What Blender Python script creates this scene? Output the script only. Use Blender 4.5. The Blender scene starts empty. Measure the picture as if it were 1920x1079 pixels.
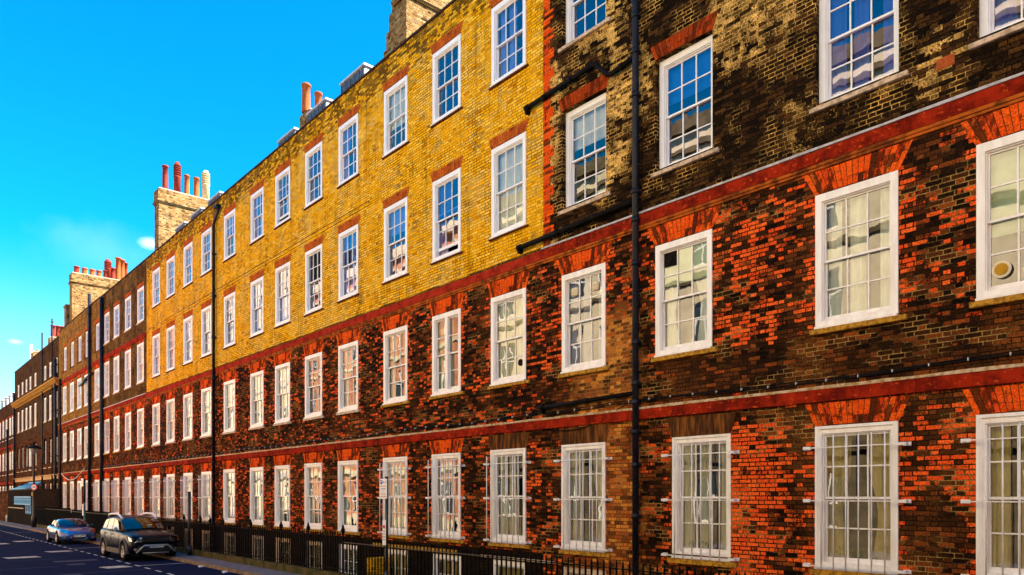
import bpy, bmesh, math, random
from mathutils import Vector, Matrix
R = math.radians
random.seed(7)
scn = bpy.context.scene
COL = scn.collection

# ------------------------------------------------------------------ survey
EYE = 2.4                       # eye height above the road
TH = math.atan((960 + 255) / 1395.0)
CS, SN = math.cos(TH), math.sin(TH)
D = 15.25 * CS                  # perpendicular distance of the terrace front
def SY(px, X=None):             # distance along the street of a survey bearing on the plane X
    X = D if X is None else X
    z = 1395.0 * (X / CS) / (px + 255.0)
    return (z - X * SN) / CS
def HZ(slope, X=None):
    X = D if X is None else X
    return EYE + slope * X / CS

def cz_(z): return (z - D * SN) / CS
# ------------------------------------------------------------------ node helpers
class N:
    """tiny expression wrapper round shader math nodes"""
    def __init__(s, nt, sock): s.nt, s.s = nt, sock
    def _m(s, op, *o):
        n = s.nt.nodes.new('ShaderNodeMath'); n.operation = op
        for i, v in enumerate((s,) + o):
            if isinstance(v, N): s.nt.links.new(v.s, n.inputs[i])
            else: n.inputs[i].default_value = v
        return N(s.nt, n.outputs[0])
    def __add__(s, o): return s._m('ADD', o)
    def __sub__(s, o): return s._m('SUBTRACT', o)
    def __mul__(s, o): return s._m('MULTIPLY', o)
    def __truediv__(s, o): return s._m('DIVIDE', o)
    def floor(s): return s._m('FLOOR')
    def fract(s): return s._m('FRACT')
    def mod(s, o): return s._m('FLOORED_MODULO', o)
    def min(s, o): return s._m('MINIMUM', o)
    def max(s, o): return s._m('MAXIMUM', o)
    def lt(s, o): return s._m('LESS_THAN', o)
    def gt(s, o): return s._m('GREATER_THAN', o)
    def pow(s, o): return s._m('POWER', o)
    def abs(s): return s._m('ABSOLUTE')
    def clamp(s):
        r = s._m('ADD', 0.0); r.s.node.use_clamp = True; return r
    def ss(s, a, b, lo=0.0, hi=1.0):
        n = s.nt.nodes.new('ShaderNodeMapRange'); n.interpolation_type = 'SMOOTHSTEP'
        s.nt.links.new(s.s, n.inputs[0])
        for i, v in zip((1, 2, 3, 4), (a, b, lo, hi)): n.inputs[i].default_value = v
        return N(s.nt, n.outputs[0])

def newmat(name):
    m = bpy.data.materials.new(name); m.use_nodes = True
    nt = m.node_tree
    return m, nt, nt.nodes['Principled BSDF']
def pos(nt):
    g = nt.nodes.new('ShaderNodeNewGeometry')
    return g.outputs['Position']
def vmul(nt, v, xyz):
    n = nt.nodes.new('ShaderNodeVectorMath'); n.operation = 'MULTIPLY'
    nt.links.new(v, n.inputs[0]); n.inputs[1].default_value = xyz; return n.outputs[0]
def noise(nt, v, scale, detail=3.0, rough=.55):
    n = nt.nodes.new('ShaderNodeTexNoise'); n.inputs['Scale'].default_value = scale
    n.inputs['Detail'].default_value = detail; n.inputs['Roughness'].default_value = rough
    if v is not None: nt.links.new(v, n.inputs['Vector'])
    return N(nt, n.outputs['Fac'])
def mix(nt, f, a, b):
    n = nt.nodes.new('ShaderNodeMix'); n.data_type = 'RGBA'
    if isinstance(f, N): nt.links.new(f.s, n.inputs[0])
    else: n.inputs[0].default_value = f
    for i, c in ((6, a), (7, b)):
        if isinstance(c, tuple): n.inputs[i].default_value = (c[0], c[1], c[2], 1)
        else: nt.links.new(c, n.inputs[i])
    return n.outputs[2]
def ramp(nt, f, stops):
    n = nt.nodes.new('ShaderNodeValToRGB'); cr = n.color_ramp
    while len(cr.elements) < len(stops): cr.elements.new(.5)
    for e, (p, c) in zip(cr.elements, stops): e.position = p; e.color = (c[0], c[1], c[2], 1)
    nt.links.new(f.s, n.inputs[0]); return n.outputs[0]
def bump(nt, bs, h, strength, dist):
    b = nt.nodes.new('ShaderNodeBump'); b.inputs['Strength'].default_value = strength
    b.inputs['Distance'].default_value = dist
    nt.links.new(h.s, b.inputs['Height']); nt.links.new(b.outputs[0], bs.inputs['Normal'])

CH, PB = .0725, .336
def mottle(nt, p, c, lo=.5, hi=1.75):
    n = noise(nt, p, 38.0, 4, .75); m_ = n.ss(.32, .68, lo, hi)
    x = nt.nodes.new('ShaderNodeVectorMath'); x.operation = 'SCALE'
    nt.links.new(c, x.inputs[0]); nt.links.new(m_.s, x.inputs['Scale']); return x.outputs[0]
def zonew(nt, p, z, zy, zw, z0_, z1_):
    sy_ = nt.nodes.new('ShaderNodeSeparateXYZ'); nt.links.new(p, sy_.inputs[0]); yv = N(nt, sy_.outputs[1])
    return ((yv - zy).abs() * -1.0 + zw).ss(-.35, .35) * z.ss(z0_ - .3, z0_ + .3) * z.ss(z1_ + .3, z1_ - .3)
def bond(nt, wob=.006):
    """Flemish bond in world metres: returns joint mask, brick id vector, raw position"""
    p = pos(nt)
    sx = nt.nodes.new('ShaderNodeSeparateXYZ'); nt.links.new(p, sx.inputs[0])
    x, y, z = [N(nt, o) for o in sx.outputs]
    w1 = noise(nt, p, 9.0, 2) - .5
    w2 = noise(nt, vmul(nt, p, (1.3, 1.3, 1.3)), 14.0, 2) - .5
    u = x + y + w1 * (wob * 3); v = z + w2 * (wob * 2.2) + 10.0
    row = (v / CH).floor(); fv = (v / CH).fract() * CH
    # small random slip of each course so no perpends line up mechanically
    wn = nt.nodes.new('ShaderNodeTexWhiteNoise'); wn.noise_dimensions = '1D'
    nt.links.new(row.s, wn.inputs['W'])
    slip = N(nt, wn.outputs['Value']) * .12
    u2 = u / PB + row.mod(2.0) * .5 + slip + 100.0
    k = u2.floor(); fu = u2.fract() * PB
    hd = fu.gt(PB * .667)
    a = fu - hd * (PB * .667); w = hd * (-PB * .334) + PB * .667
    d = a.min(w - a).min(fv).min(fv * -1.0 + CH)
    cb = nt.nodes.new('ShaderNodeCombineXYZ')
    for i, q in enumerate((k, row, hd)): nt.links.new(q.s, cb.inputs[i])
    joint = (d * -1.0 + (noise(nt, p, 60.0, 2) - .5) * .005 + .0065).ss(-.0022, .0022)
    return p, joint, cb.outputs[0], d, z
def white(nt, v, off=0.0):
    n = nt.nodes.new('ShaderNodeTexWhiteNoise'); n.noise_dimensions = '4D'
    nt.links.new(v, n.inputs['Vector']); n.inputs['W'].default_value = off
    return N(nt, n.outputs['Value'])

def brick_lower(name, red_bias=.42, red=((.70, .066, .010), (.80, .13, .020)), pale=.35, darkc=None, brown=0.0, orange_at=None, zones=(), blot=1.7):
    """old sooty brickwork with patches of washed red bricks; 'jamb' marks the red dressings"""
    m, nt, bs = newmat(name)
    p, joint, cid, d, z = bond(nt)
    r1 = white(nt, cid, 1.0); r2 = white(nt, cid, 2.0); r3 = white(nt, cid, 3.0)
    big = noise(nt, vmul(nt, p, (1, 1, 1.25)), 1.25, 6, .75)
    at = nt.nodes.new('ShaderNodeAttribute'); at.attribute_name = 'jamb'
    jamb = N(nt, at.outputs['Fac'])
    fine = noise(nt, p, 26.0, 4, .65)
    spall = noise(nt, p, 70.0, 3, .7)
    pr = (big - .5) * blot + red_bias + jamb * .36
    for (zy, zw, z0_, z1_, amt) in zones:      # cleaner and dirtier fields of the wall
        sy_ = nt.nodes.new('ShaderNodeSeparateXYZ'); nt.links.new(p, sy_.inputs[0]); yv = N(nt, sy_.outputs[1])
        wgt = ((yv - zy).abs() * -1.0 + zw).ss(-.35, .35) * z.ss(z0_ - .3, z0_ + .3) * z.ss(z1_ + .3, z1_ - .3)
        pr = pr + wgt * amt
    val = pr - r1 * 1.15 + (fine - .5) * .8
    isred = val.ss(-.10, .22) * (d + (fine - .5) * .016).ss(.0055, .0125)
    redc = mix(nt, r2, red[0], red[1])
    redc = mix(nt, (spall.ss(.52, .66) * .7), redc, (.10, .018, .006))
    dk = darkc or ((.005, .003, .002), (.020, .008, .003), (.075, .022, .006), (.22, .05, .010))
    dark = ramp(nt, r3, [(0, dk[0]), (.45, dk[1]), (.8, dk[2]), (1, dk[3])])
    if brown:
        bz = noise(nt, vmul(nt, p, (1, 1, .35)), .55, 3)
        dark = mix(nt, (bz.ss(.50, .68)) * brown, dark, mix(nt, (r2 * .55 + (fine - .3) * 1.1).clamp(), (.022, .009, .004), (.24, .075, .014)))
    dark = mix(nt, fine.ss(.55, .75) * .4, dark, (.12, .055, .018))
    oz = None
    if orange_at:       # cleaner orange-brown bricks along the line of the downpipe
        sy = nt.nodes.new('ShaderNodeSeparateXYZ'); nt.links.new(p, sy.inputs[0]); yy = N(nt, sy.outputs[1])
        oz = (((yy - orange_at[0]).abs() * -1.0 + orange_at[1]) + (big - .5) * 2.2).ss(-.15, .35)
        oz = oz * (z.ss(6.6, 5.6))
        dark = mix(nt, oz * .85, dark, ramp(nt, r3, [(0, (.04, .015, .006)), (.3, (.26, .07, .014)), (.62, (.66, .26, .035)), (.8, (.44, .10, .016)), (1, (.12, .035, .01))]))
        isred = isred * (oz * -.8 + 1.0)
    base = mix(nt, isred, dark, redc)
    mz = noise(nt, vmul(nt, p, (1, 1, 2.2)), 1.1, 4, .6)
    palem = (mz.ss(.50, .62)) * pale * (isred * -.6 + 1.0)
    if oz is not None: palem = palem.max(oz * z.ss(4.2, 4.8, .12, .5))
    mort = mix(nt, palem, (.014, .008, .005), (.50, .31, .09))
    mort = mix(nt, isred * .5, mort, (.14, .03, .012))
    c = mix(nt, joint, base, mort)
    # rain streaks under sills and courses
    st = noise(nt, vmul(nt, p, (2.6, 2.6, .22)), 1.6, 4, .6).ss(.56, .74)
    c = mix(nt, st * .45, c, (.022, .013, .007))
    c = mottle(nt, p, c)
    nt.links.new(c, bs.inputs['Base Color'])
    bs.inputs['Roughness'].default_value = .9; bs.inputs['Specular IOR Level'].default_value = .02
    h = d.ss(0.002, .010) + (fine * .5) + spall * .25
    bump(nt, bs, h, .75, .008)
    return m

def brick_upper(name, cols, mortar, soot=.3, sootcol=(.03, .018, .008), topz=None, pale=None, streak=.4, soft=.5, jw=0.0, mb=(.4, .6), mot=(.5, 1.6), pzones=None):
    m, nt, bs = newmat(name)
    p, joint, cid, d, z = bond(nt)
    r1 = white(nt, cid, 1.0); r2 = white(nt, cid, 2.0)
    c = ramp(nt, r1, [(i / (len(cols) - 1), q) for i, q in enumerate(cols)])
    fine = noise(nt, p, 30.0, 4, .65)
    big = noise(nt, p, .55, 4, .6)
    med = noise(nt, vmul(nt, p, (1.5, 1.5, .6)), 1.3, 5, .65)
    if pale:
        pz = noise(nt, vmul(nt, p, (1, 1, .8)), .8, 4, .6)
        pv = pz + (fine - .5) * .45 + (r2 - .5) * .30
        if pzones:
            pv = pv - .12
            for q in pzones: pv = pv + zonew(nt, p, z, *q) * .22
        pm = pv.ss(.53, .62); c = mix(nt, pm, c, mix(nt, r1, pale, tuple(k * .62 for k in pale)))
    sootf = (med - .5) * 1.7 + r2 * .85 + soot - .60 + (fine - .5) * 1.3
    if topz is not None:
        sootf = sootf + z.ss(topz - 1.5, topz - .1) * .72
    c = mix(nt, sootf.ss(-.02, .55) * .9, c, sootcol)
    c = mix(nt, fine.ss(.55, .8) * soft, c, mix(nt, .5, c, (.10, .05, .012)))
    mf = noise(nt, p, 1.4, 4).ss(*mb)
    if jw: joint = ((d * -1.0 + (fine - .5) * .012) + (.0065 + jw)).ss(-.0025, .0025)
    if pale and pzones: mf = mf.max(pm * .8)
    mm = mix(nt, mf, mortar[0], mortar[1])
    c = mix(nt, joint, c, mm)
    st = noise(nt, vmul(nt, p, (3, 3, .18)), 1.4, 4, .6).ss(.55, .75)
    c = mix(nt, st * streak, c, sootcol)
    c = mottle(nt, p, c, *mot)
    nt.links.new(c, bs.inputs['Base Color'])
    bs.inputs['Roughness'].default_value = .9; bs.inputs['Specular IOR Level'].default_value = .02
    bump(nt, bs, d.ss(0.002, .010) + fine * .6, .8, .009)
    return m

def plain(name, col, rough=.6, metal=0.0, var=.25, scale=8.0, col2=None, b=0.0, coat=0.0, stretch=(1, 1, 1), spec=None):
    m, nt, bs = newmat(name)
    p = vmul(nt, pos(nt), stretch)
    n = noise(nt, p, scale, 4, .6)
    c2 = col2 or tuple(q * (1 - var) for q in col)
    nt.links.new(mix(nt, n.ss(.38, .66), col, c2), bs.inputs['Base Color'])
    bs.inputs['Roughness'].default_value = rough
    bs.inputs['Metallic'].default_value = metal
    if spec is None and rough >= .6: spec = .05
    if coat: bs.inputs['Coat Weight'].default_value = coat; bs.inputs['Coat Roughness'].default_value = .03
    if spec is not None: bs.inputs['Specular IOR Level'].default_value = spec
    if b: bump(nt, bs, n, b, .01)
    return m

def island_brick(name, stops, soot=.35, sootc=(.05, .012, .005)):
    m, nt, bs = newmat(name)
    g = nt.nodes.new('ShaderNodeNewGeometry')
    r = N(nt, g.outputs['Random Per Island'])
    p = g.outputs['Position']
    c = ramp(nt, r, stops)
    n = noise(nt, vmul(nt, p, (1, 1, .5)), 7.0, 5, .7)
    c = mix(nt, (n + (r - .5) * .3).ss(.50, .60) * soot, c, sootc)
    c = mottle(nt, p, c, .6, 1.5)
    n2 = noise(nt, p, 45.0, 3, .7)
    c = mix(nt, n2.ss(.55, .7) * .5, c, mix(nt, .55, c, sootc))
    nt.links.new(c, bs.inputs['Base Color']); bs.inputs['Roughness'].default_value = .9; bs.inputs['Specular IOR Level'].default_value = .02
    bump(nt, bs, n2, .5, .005)
    return m

M = {}
ZA = ((cz_(12.75), .55, .5, 3.6, .75), (cz_(12.75), .6, 5.0, 7.2, .35), (cz_(10.6), .5, .5, 2.2, -.40), (cz_(10.6), .5, 2.3, 3.8, .3),
      (9.0, 9.0, 4.0, 4.9, -.30), (cz_(11.45), 1.2, 4.2, 4.9, -.3), (cz_(10.6), .5, 5.0, 6.6, .15))
M['low_a'] = brick_lower('sooty_red_brick', .19, zones=ZA, pale=.60, brown=.55, orange_at=(10.2, .95))
M['low_b'] = brick_lower('sooty_red_brick_patchy', .21, pale=.4, brown=.35)
M['low_c'] = brick_lower('sooty_dark_brick', .08, pale=.35, brown=.4)
M['low_e'] = brick_lower('brown_brick_front', .02, red=((.45, .08, .02), (.5, .13, .03)), pale=.4, brown=.5)
M['low_f'] = brick_lower('black_brick_front', -.25, pale=.15, brown=.15)
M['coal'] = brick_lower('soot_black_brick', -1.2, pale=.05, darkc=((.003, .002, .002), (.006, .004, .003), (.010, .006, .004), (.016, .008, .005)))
M['up_a'] = brick_upper('dark_stock_brick', [(.006, .004, .003), (.015, .008, .004), (.035, .016, .006), (.08, .035, .010), (.012, .006, .004)],
                        ((.008, .005, .002), (.72, .42, .10)), soot=.24, mot=(.3, 1.85), pzones=((cz_(12.75), .75, 9.6, 15), (cz_(15.0), .55, 8.6, 15), (cz_(16.6), .35, 9.0, 12)), sootcol=(.006, .004, .003), pale=(.86, .51, .14), streak=.35, jw=.0001, mb=(.48, .66))
M['up_b'] = brick_upper('yellow_stock_brick', [(.70, .32, .003), (.88, .44, .006), (.80, .38, .004), (.93, .57, .06), (.86, .41, .004), (.50, .18, .003)],
                        ((.09, .036, .003), (.50, .25, .02)), soot=-.10, mot=(.62, 1.40), sootcol=(.05, .022, .004), topz=15.15, streak=.42, soft=.55, pale=(.92, .56, .10), jw=.0012)
M['up_d'] = brick_upper('brown_stock_brick', [(.02, .009, .004), (.06, .028, .008), (.12, .055, .013), (.04, .016, .006)],
                        ((.06, .03, .012), (.30, .18, .06)), soot=.15, sootcol=(.016, .009, .005), pale=(.26, .14, .03))
M['up_e'] = brick_upper('ochre_stock_brick', [(.07, .026, .006), (.20, .085, .014), (.32, .15, .025), (.11, .04, .008)],
                        ((.10, .05, .02), (.36, .22, .08)), soot=.0, sootcol=(.03, .016, .007))
M['up_f'] = brick_upper('dark_brown_brick', [(.012, .005, .003), (.05, .016, .006), (.03, .011, .005), (.09, .030, .010)],
                        ((.04, .02, .01), (.16, .09, .04)), soot=.1, sootcol=(.02, .01, .006))
M['chim'] = brick_upper('pale_chimney_brick', [(.26, .17, .065), (.15, .065, .02), (.30, .21, .10), (.03, .012, .006), (.20, .10, .03), (.28, .19, .08)],
                        ((.12, .08, .035), (.30, .22, .11)), soot=-.10, sootcol=(.06, .035, .018), streak=.2)
M['gauged'] = island_brick('gauged_red_brick', [(0, (.66, .060, .006)), (.4, (.76, .105, .010)), (.75, (.60, .050, .008)), (.86, (.74, .15, .02)), (1, (.07, .014, .006))], .85)
M['gauged_y'] = island_brick('gauged_orange_brick', [(0, (.38, .072, .012)), (.5, (.50, .115, .018)), (1, (.30, .05, .010))], .3, (.14, .035, .010))
M['gauged_a'] = island_brick('gauged_dark_red_brick', [(0, (.24, .028, .006)), (.5, (.36, .05, .008)), (1, (.12, .018, .006))], .45)
M['joint'] = plain('dark_lime_joint', (.10, .030, .010), .9, var=.5, scale=12)
M['render_brown'] = plain('brown_cement_lintel', (.045, .018, .007), .9, scale=6, stretch=(2.4, 2.4, .3), col2=(.22, .075, .016), b=.4)
M['white'] = plain('white_gloss_paint', (.90, .86, .83), .35, scale=3.5, col2=(.80, .74, .69), stretch=(2, 2, .5), b=.15)
M['white_up'] = plain('bright_white_paint', (.88, .87, .88), .4, var=.05, scale=5)
M['bar'] = plain('white_painted_iron', (.80, .76, .74), .4, var=.12, scale=10)
M['sill'] = plain('lichen_stone_sill', (.56, .28, .030), .9, var=.5, scale=14, col2=(.20, .10, .02), b=.5)
M['sill_c'] = plain('pale_stone_sill', (.66, .50, .36), .85, var=.4, scale=12, col2=(.36, .26, .17), b=.4)
M['sill_d'] = plain('dark_brick_sill', (.14, .045, .012), .9, var=.6, scale=16, b=.5)
def band_mat(name, a, b, chip):
    m, nt, bs = newmat(name); p = pos(nt)
    n1 = noise(nt, p, 2.6, 5, .7); n2 = noise(nt, vmul(nt, p, (1, 1, 1.6)), 9.0, 5, .75)
    c = mix(nt, n1.ss(.35, .65), a, b)
    c = mix(nt, n2.ss(.60, .63) * .85, c, chip)
    c = mix(nt, n2.ss(.40, .34) * .8, c, (.05, .008, .005))
    sx = nt.nodes.new('ShaderNodeSeparateXYZ'); nt.links.new(p, sx.inputs[0]); y = N(nt, sx.outputs[1])
    j = ((y / .225).fract() - .5).abs().gt(.47) * n1.ss(.45, .6)
    c = mix(nt, j * .7, c, (.06, .012, .006))
    nt.links.new(c, bs.inputs['Base Color']); bs.inputs['Roughness'].default_value = .85; bs.inputs['Specular IOR Level'].default_value = .02
    bump(nt, bs, n2, .6, .01); return m
M['band'] = band_mat('red_painted_band', (.34, .022, .006), (.12, .008, .004), (.68, .10, .014))
M['band_up'] = band_mat('crimson_painted_band', (.40, .030, .012), (.20, .014, .008), (.55, .07, .02))
M['band_or'] = plain('orange_brick_moulding', (.44, .10, .012), .85, var=.7, scale=5, col2=(.12, .03, .008), b=.5)
M['lead'] = plain('pale_lead_flashing', (.48, .45, .46), .5, var=.35, scale=10, b=.3)
M['limew'] = plain('worn_lime_mortar_fillet', (.60, .44, .30), .9, var=.4, scale=12, col2=(.34, .20, .06), b=.5)
M['moss'] = plain('mossy_mortar_fillet', (.030, .020, .008), .95, var=.5, scale=16, col2=(.16, .09, .01), b=.8)
M['coping'] = plain('dark_lead_coping', (.055, .035, .022), .7, var=.4, scale=6)
M['pipe'] = plain('black_painted_iron', (.005, .007, .014), .4, scale=9, col2=(.018, .016, .020), stretch=(1, 1, .4), b=.3, spec=.2)
M['pipe_g'] = plain('dull_black_gutter', (.009, .007, .006), .6, var=.4, scale=6)
M['rail'] = plain('black_railing_paint', (.006, .005, .005), .65, var=.3, scale=12)
M['rail_t'] = plain('weathered_railing_top', (.06, .05, .035), .5, var=.6, scale=20)
M['cable'] = plain('black_cable', (.010, .010, .010), .6)
M['clip'] = plain('white_cable_clip', (.75, .72, .65), .6)
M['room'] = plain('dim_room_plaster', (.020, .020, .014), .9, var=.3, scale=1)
M['slate'] = plain('blue_slate', (.05, .06, .09), .45, var=.5, scale=9)
M['leadgrey'] = plain('grey_dormer_lead', (.05, .065, .11), .5, var=.4, scale=6)
M['leadwhite'] = plain('pale_dormer_cheek', (.42, .44, .50), .5, var=.15, scale=6)
M['pot_r'] = plain('dark_red_clay_pot', (.24, .035, .022), .7, var=.35, scale=9)
M['pot_o'] = plain('orange_clay_pot', (.38, .10, .030), .75, var=.3, scale=9)
M['pot_b'] = plain('buff_clay_pot', (.62, .48, .26), .8, var=.3, scale=9)
M['cap'] = plain('mortar_flaunching', (.50, .44, .34), .9, var=.3, scale=9, b=.4)
M['stonedent'] = plain('ochre_stone_cornice', (.46, .22, .045), .85, var=.6, scale=8, b=.4)
M['stoneband'] = plain('peach_stone_band', (.62, .36, .18), .85, var=.5, scale=6, b=.3)
M['asphalt'] = plain('worn_asphalt', (.005, .010, .038), 1.0, var=.35, scale=1.2, col2=(.009, .013, .044), b=.15, spec=.02)
M['tar'] = plain('tar_seam', (.07, .07, .10), .85, var=.4, scale=8)
M['pave'] = plain('grey_flagstones', (.17, .15, .175), .9, var=.3, scale=3, b=.2)
M['kerb'] = plain('granite_kerb', (.30, .20, .13), .85, var=.5, scale=5, b=.3)
M['plinth'] = plain('mossy_stone_plinth', (.11, .075, .030), .9, var=.6, scale=4, col2=(.04, .045, .012), b=.7)
M['paint'] = plain('worn_white_road_paint', (.62, .60, .56), .8, var=.35, scale=14)
M['light_patch'] = plain('painted_window_light', (.62, .56, .46), .8, scale=5, col2=(.28, .25, .24))  # cream colour standing for sunlight reflected off windows onto the asphalt
M['bluep'] = plain('sky_blue_window_paint', (.06, .30, .58), .45, var=.2)
M['lilac'] = plain('lilac_white_paint', (.62, .54, .66), .5, var=.1)
M['black'] = plain('satin_black', (.010, .010, .011), .4)
M['rubber'] = plain('tyre_rubber', (.012, .012, .013), .8)
M['chrome'] = plain('bright_chrome', (.75, .75, .78), .12, 1.0, var=.1)
M['alloy'] = plain('alloy_wheel_silver', (.55, .52, .48), .3, .9, var=.2, scale=20)
M['suv'] = plain('black_car_paint', (.003, .004, .010), .25, .0, var=.2, coat=.12, spec=.15)
M['roadster'] = plain('silver_blue_car_paint', (.035, .11, .34), .28, .6, var=.12, coat=1.0)
M['clad'] = plain('grey_plastic_cladding', (.045, .040, .036), .5, var=.2)
M['skid'] = plain('silver_skid_plate', (.40, .40, .38), .35, .6, var=.1)
M['signw'] = plain('white_sign_plate', (.82, .80, .80), .4, var=.04)
M['signr'] = plain('red_sign_vinyl', (.60, .012, .03), .4, var=.05)
M['signb'] = plain('blue_sign_vinyl', (.02, .06, .42), .4, var=.05)
M['signk'] = plain('black_sign_vinyl', (.012, .012, .015), .4, var=.05)
M['gold'] = plain('old_gold_fan_cover', (.50, .26, .02), .6, var=.3)
M['yel'] = plain('yellow_sign_plate', (.75, .42, .02), .5, var=.05)
M['platew'] = plain('number_plate_white', (.72, .74, .76), .35, var=.04)
M['plant'] = plain('house_plant_green', (.05, .16, .02), .8, var=.5, scale=30)
M['green'] = plain('verdigris_paint', (.05, .20, .17), .5, var=.3)
M['paper'] = plain('white_paper', (.75, .74, .75), .8, var=.1)
M['terra'] = plain('terracotta_airbrick', (.50, .12, .035), .8, var=.3, scale=20)
M['cream'] = plain('cream_plastic', (.72, .62, .42), .5, var=.1)
CURT = []
for nm, c in (('cream_curtain', (.86, .78, .56)), ('white_net_curtain', (.88, .86, .80)), ('pale_green_curtain', (.50, .62, .44)),
              ('lilac_grey_curtain', (.44, .40, .56)), ('buff_curtain', (.80, .60, .22))):
    CURT.append(plain(nm, c, .9, var=.18, scale=4, stretch=(3, 3, .5)))
M['blind_b'] = plain('turquoise_roller_blind', (.10, .48, .62), .8, var=.1)
M['blind_g'] = plain('pale_green_roller_blind', (.66, .74, .56), .8, var=.08)

def glass_mat(name, base, k, tint=(.80, .86, .86), rough=.012, wave=.014, gcol=(1, .97, .93)):
    m, nt, bs = newmat(name); nt.nodes.remove(bs)
    out = nt.nodes['Material Output']
    g = nt.nodes.new('ShaderNodeNewGeometry')
    fr = nt.nodes.new('ShaderNodeFresnel'); fr.inputs['IOR'].default_value = 1.52
    tr = nt.nodes.new('ShaderNodeBsdfTransparent'); tr.inputs['Color'].default_value = (*tint, 1)
    gl = nt.nodes.new('ShaderNodeBsdfGlossy'); gl.inputs['Roughness'].default_value = rough
    gl.inputs['Color'].default_value = (*gcol, 1)
    # old hand-made panes: each pane sits at its own slight angle and is gently wavy
    wn = nt.nodes.new('ShaderNodeTexWhiteNoise'); wn.noise_dimensions = '1D'
    nt.links.new(g.outputs['Random Per Island'], wn.inputs['W'])
    nz = nt.nodes.new('ShaderNodeTexNoise'); nz.inputs['Scale'].default_value = 3.2; nz.inputs['Detail'].default_value = 1.5
    nt.links.new(g.outputs['Position'], nz.inputs['Vector'])
    def off(sock, amt):
        a = nt.nodes.new('ShaderNodeVectorMath'); a.operation = 'SUBTRACT'; nt.links.new(sock, a.inputs[0]); a.inputs[1].default_value = (.5, .5, .5)
        b = nt.nodes.new('ShaderNodeVectorMath'); b.operation = 'SCALE'; nt.links.new(a.outputs[0], b.inputs[0]); b.inputs['Scale'].default_value = amt
        return b.outputs[0]
    v1 = off(wn.outputs['Color'], .012); v2 = off(nz.outputs['Color'], wave)
    ad = nt.nodes.new('ShaderNodeVectorMath'); nt.links.new(v1, ad.inputs[0]); nt.links.new(v2, ad.inputs[1])
    a2 = nt.nodes.new('ShaderNodeVectorMath'); nt.links.new(ad.outputs[0], a2.inputs[0]); nt.links.new(g.outputs['Normal'], a2.inputs[1])
    nn = nt.nodes.new('ShaderNodeVectorMath'); nn.operation = 'NORMALIZE'; nt.links.new(a2.outputs[0], nn.inputs[0])
    nt.links.new(nn.outputs[0], gl.inputs['Normal'])
    f = (N(nt, fr.outputs[0]) * k + base).clamp()
    mx = nt.nodes.new('ShaderNodeMixShader'); nt.links.new(f.s, mx.inputs[0])
    nt.links.new(tr.outputs[0], mx.inputs[1]); nt.links.new(gl.outputs[0], mx.inputs[2])
    nt.links.new(mx.outputs[0], out.inputs['Surface'])
    return m
M['glass'] = glass_mat('old_window_glass', .06, 1.6)
M['glass_up'] = glass_mat('upper_window_glass', .13, 1.15, tint=(.35, .5, .95), gcol=(.97, .90, 1), wave=.012)
M['carglass'] = glass_mat('car_glass', .05, 1.15, tint=(.22, .30, .28), wave=.0)

# ------------------------------------------------------------------ mesh helpers
def box(bm, x0, x1, y0, y1, z0, z1):
    v = [bm.verts.new((x, y, z)) for x in (x0, x1) for y in (y0, y1) for z in (z0, z1)]
    for f in ((0, 1, 3, 2), (4, 6, 7, 5), (0, 4, 5, 1), (2, 3, 7, 6), (0, 2, 6, 4), (1, 5, 7, 3)):
        bm.faces.new([v[i] for i in f])
def quad(bm, a, b, c, d):
    return bm.faces.new([bm.verts.new(p) for p in (a, b, c, d)])
def tube(bm, pts, r, n=10, cap=True):
    pts = [Vector(p) for p in pts]; rings = []
    for i, p in enumerate(pts):
        t = (pts[min(i + 1, len(pts) - 1)] - pts[max(i - 1, 0)]).normalized()
        up = Vector((0, 0, 1)) if abs(t.z) < .9 else Vector((1, 0, 0))
        a = t.cross(up).normalized(); b = t.cross(a)
        rr = r[i] if isinstance(r, (list, tuple)) else r
        rings.append([bm.verts.new(p + (a * math.cos(q) + b * math.sin(q)) * rr) for q in [2 * math.pi * k / n for k in range(n)]])
    for A, B in zip(rings, rings[1:]):
        for k in range(n):
            f = bm.faces.new((A[k], A[(k + 1) % n], B[(k + 1) % n], B[k])); f.smooth = True
    if cap:
        bm.faces.new(rings[0]); bm.faces.new(rings[-1][::-1])
def lathe(bm, prof, n=20, c=(0, 0, 0), close=True):
    rings = []
    for r, z in prof:
        rings.append([bm.verts.new((c[0] + r * math.cos(2 * math.pi * k / n), c[1] + r * math.sin(2 * math.pi * k / n), c[2] + z)) for k in range(n)])
    for A, B in zip(rings, rings[1:]):
        for k in range(n):
            f = bm.faces.new((A[k], A[(k + 1) % n], B[(k + 1) % n], B[k])); f.smooth = True
    if close:
        bm.faces.new(rings[0][::-1]); bm.faces.new(rings[-1])
def mesh(bm, name, mats):
    bmesh.ops.recalc_face_normals(bm, faces=bm.faces)
    me = bpy.data.meshes.new(name); bm.to_mesh(me); bm.free()
    for m in (mats if isinstance(mats, (list, tuple)) else [mats]): me.materials.append(m)
    return me
def wloc(o):
    v = Vector(o.location)
    while o.parent: o = o.parent; v += Vector(o.location)
    return v
def place(me, name, loc=(0, 0, 0), parent=None):
    o = bpy.data.objects.new(name, me); COL.objects.link(o)
    if parent is not None:
        o.parent = parent; o.location = Vector(loc) - wloc(parent)
    else: o.location = loc
    return o
def obj(name, bm, mat, parent=None, loc=(0, 0, 0)):
    return place(mesh(bm, name, mat), name, loc, parent)
def empty(name, loc, label, cat, group=None, rz=0):
    o = bpy.data.objects.new(name, None); COL.objects.link(o); o.location = loc
    o.rotation_euler[2] = rz; o.empty_display_size = .3
    o['label'] = label; o['category'] = cat
    if group: o['group'] = group
    return o
def tag(o, label, cat, group=None):
    o['label'] = label; o['category'] = cat
    if group: o['group'] = group
def struct(o): o['kind'] = 'structure'; return o
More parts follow.
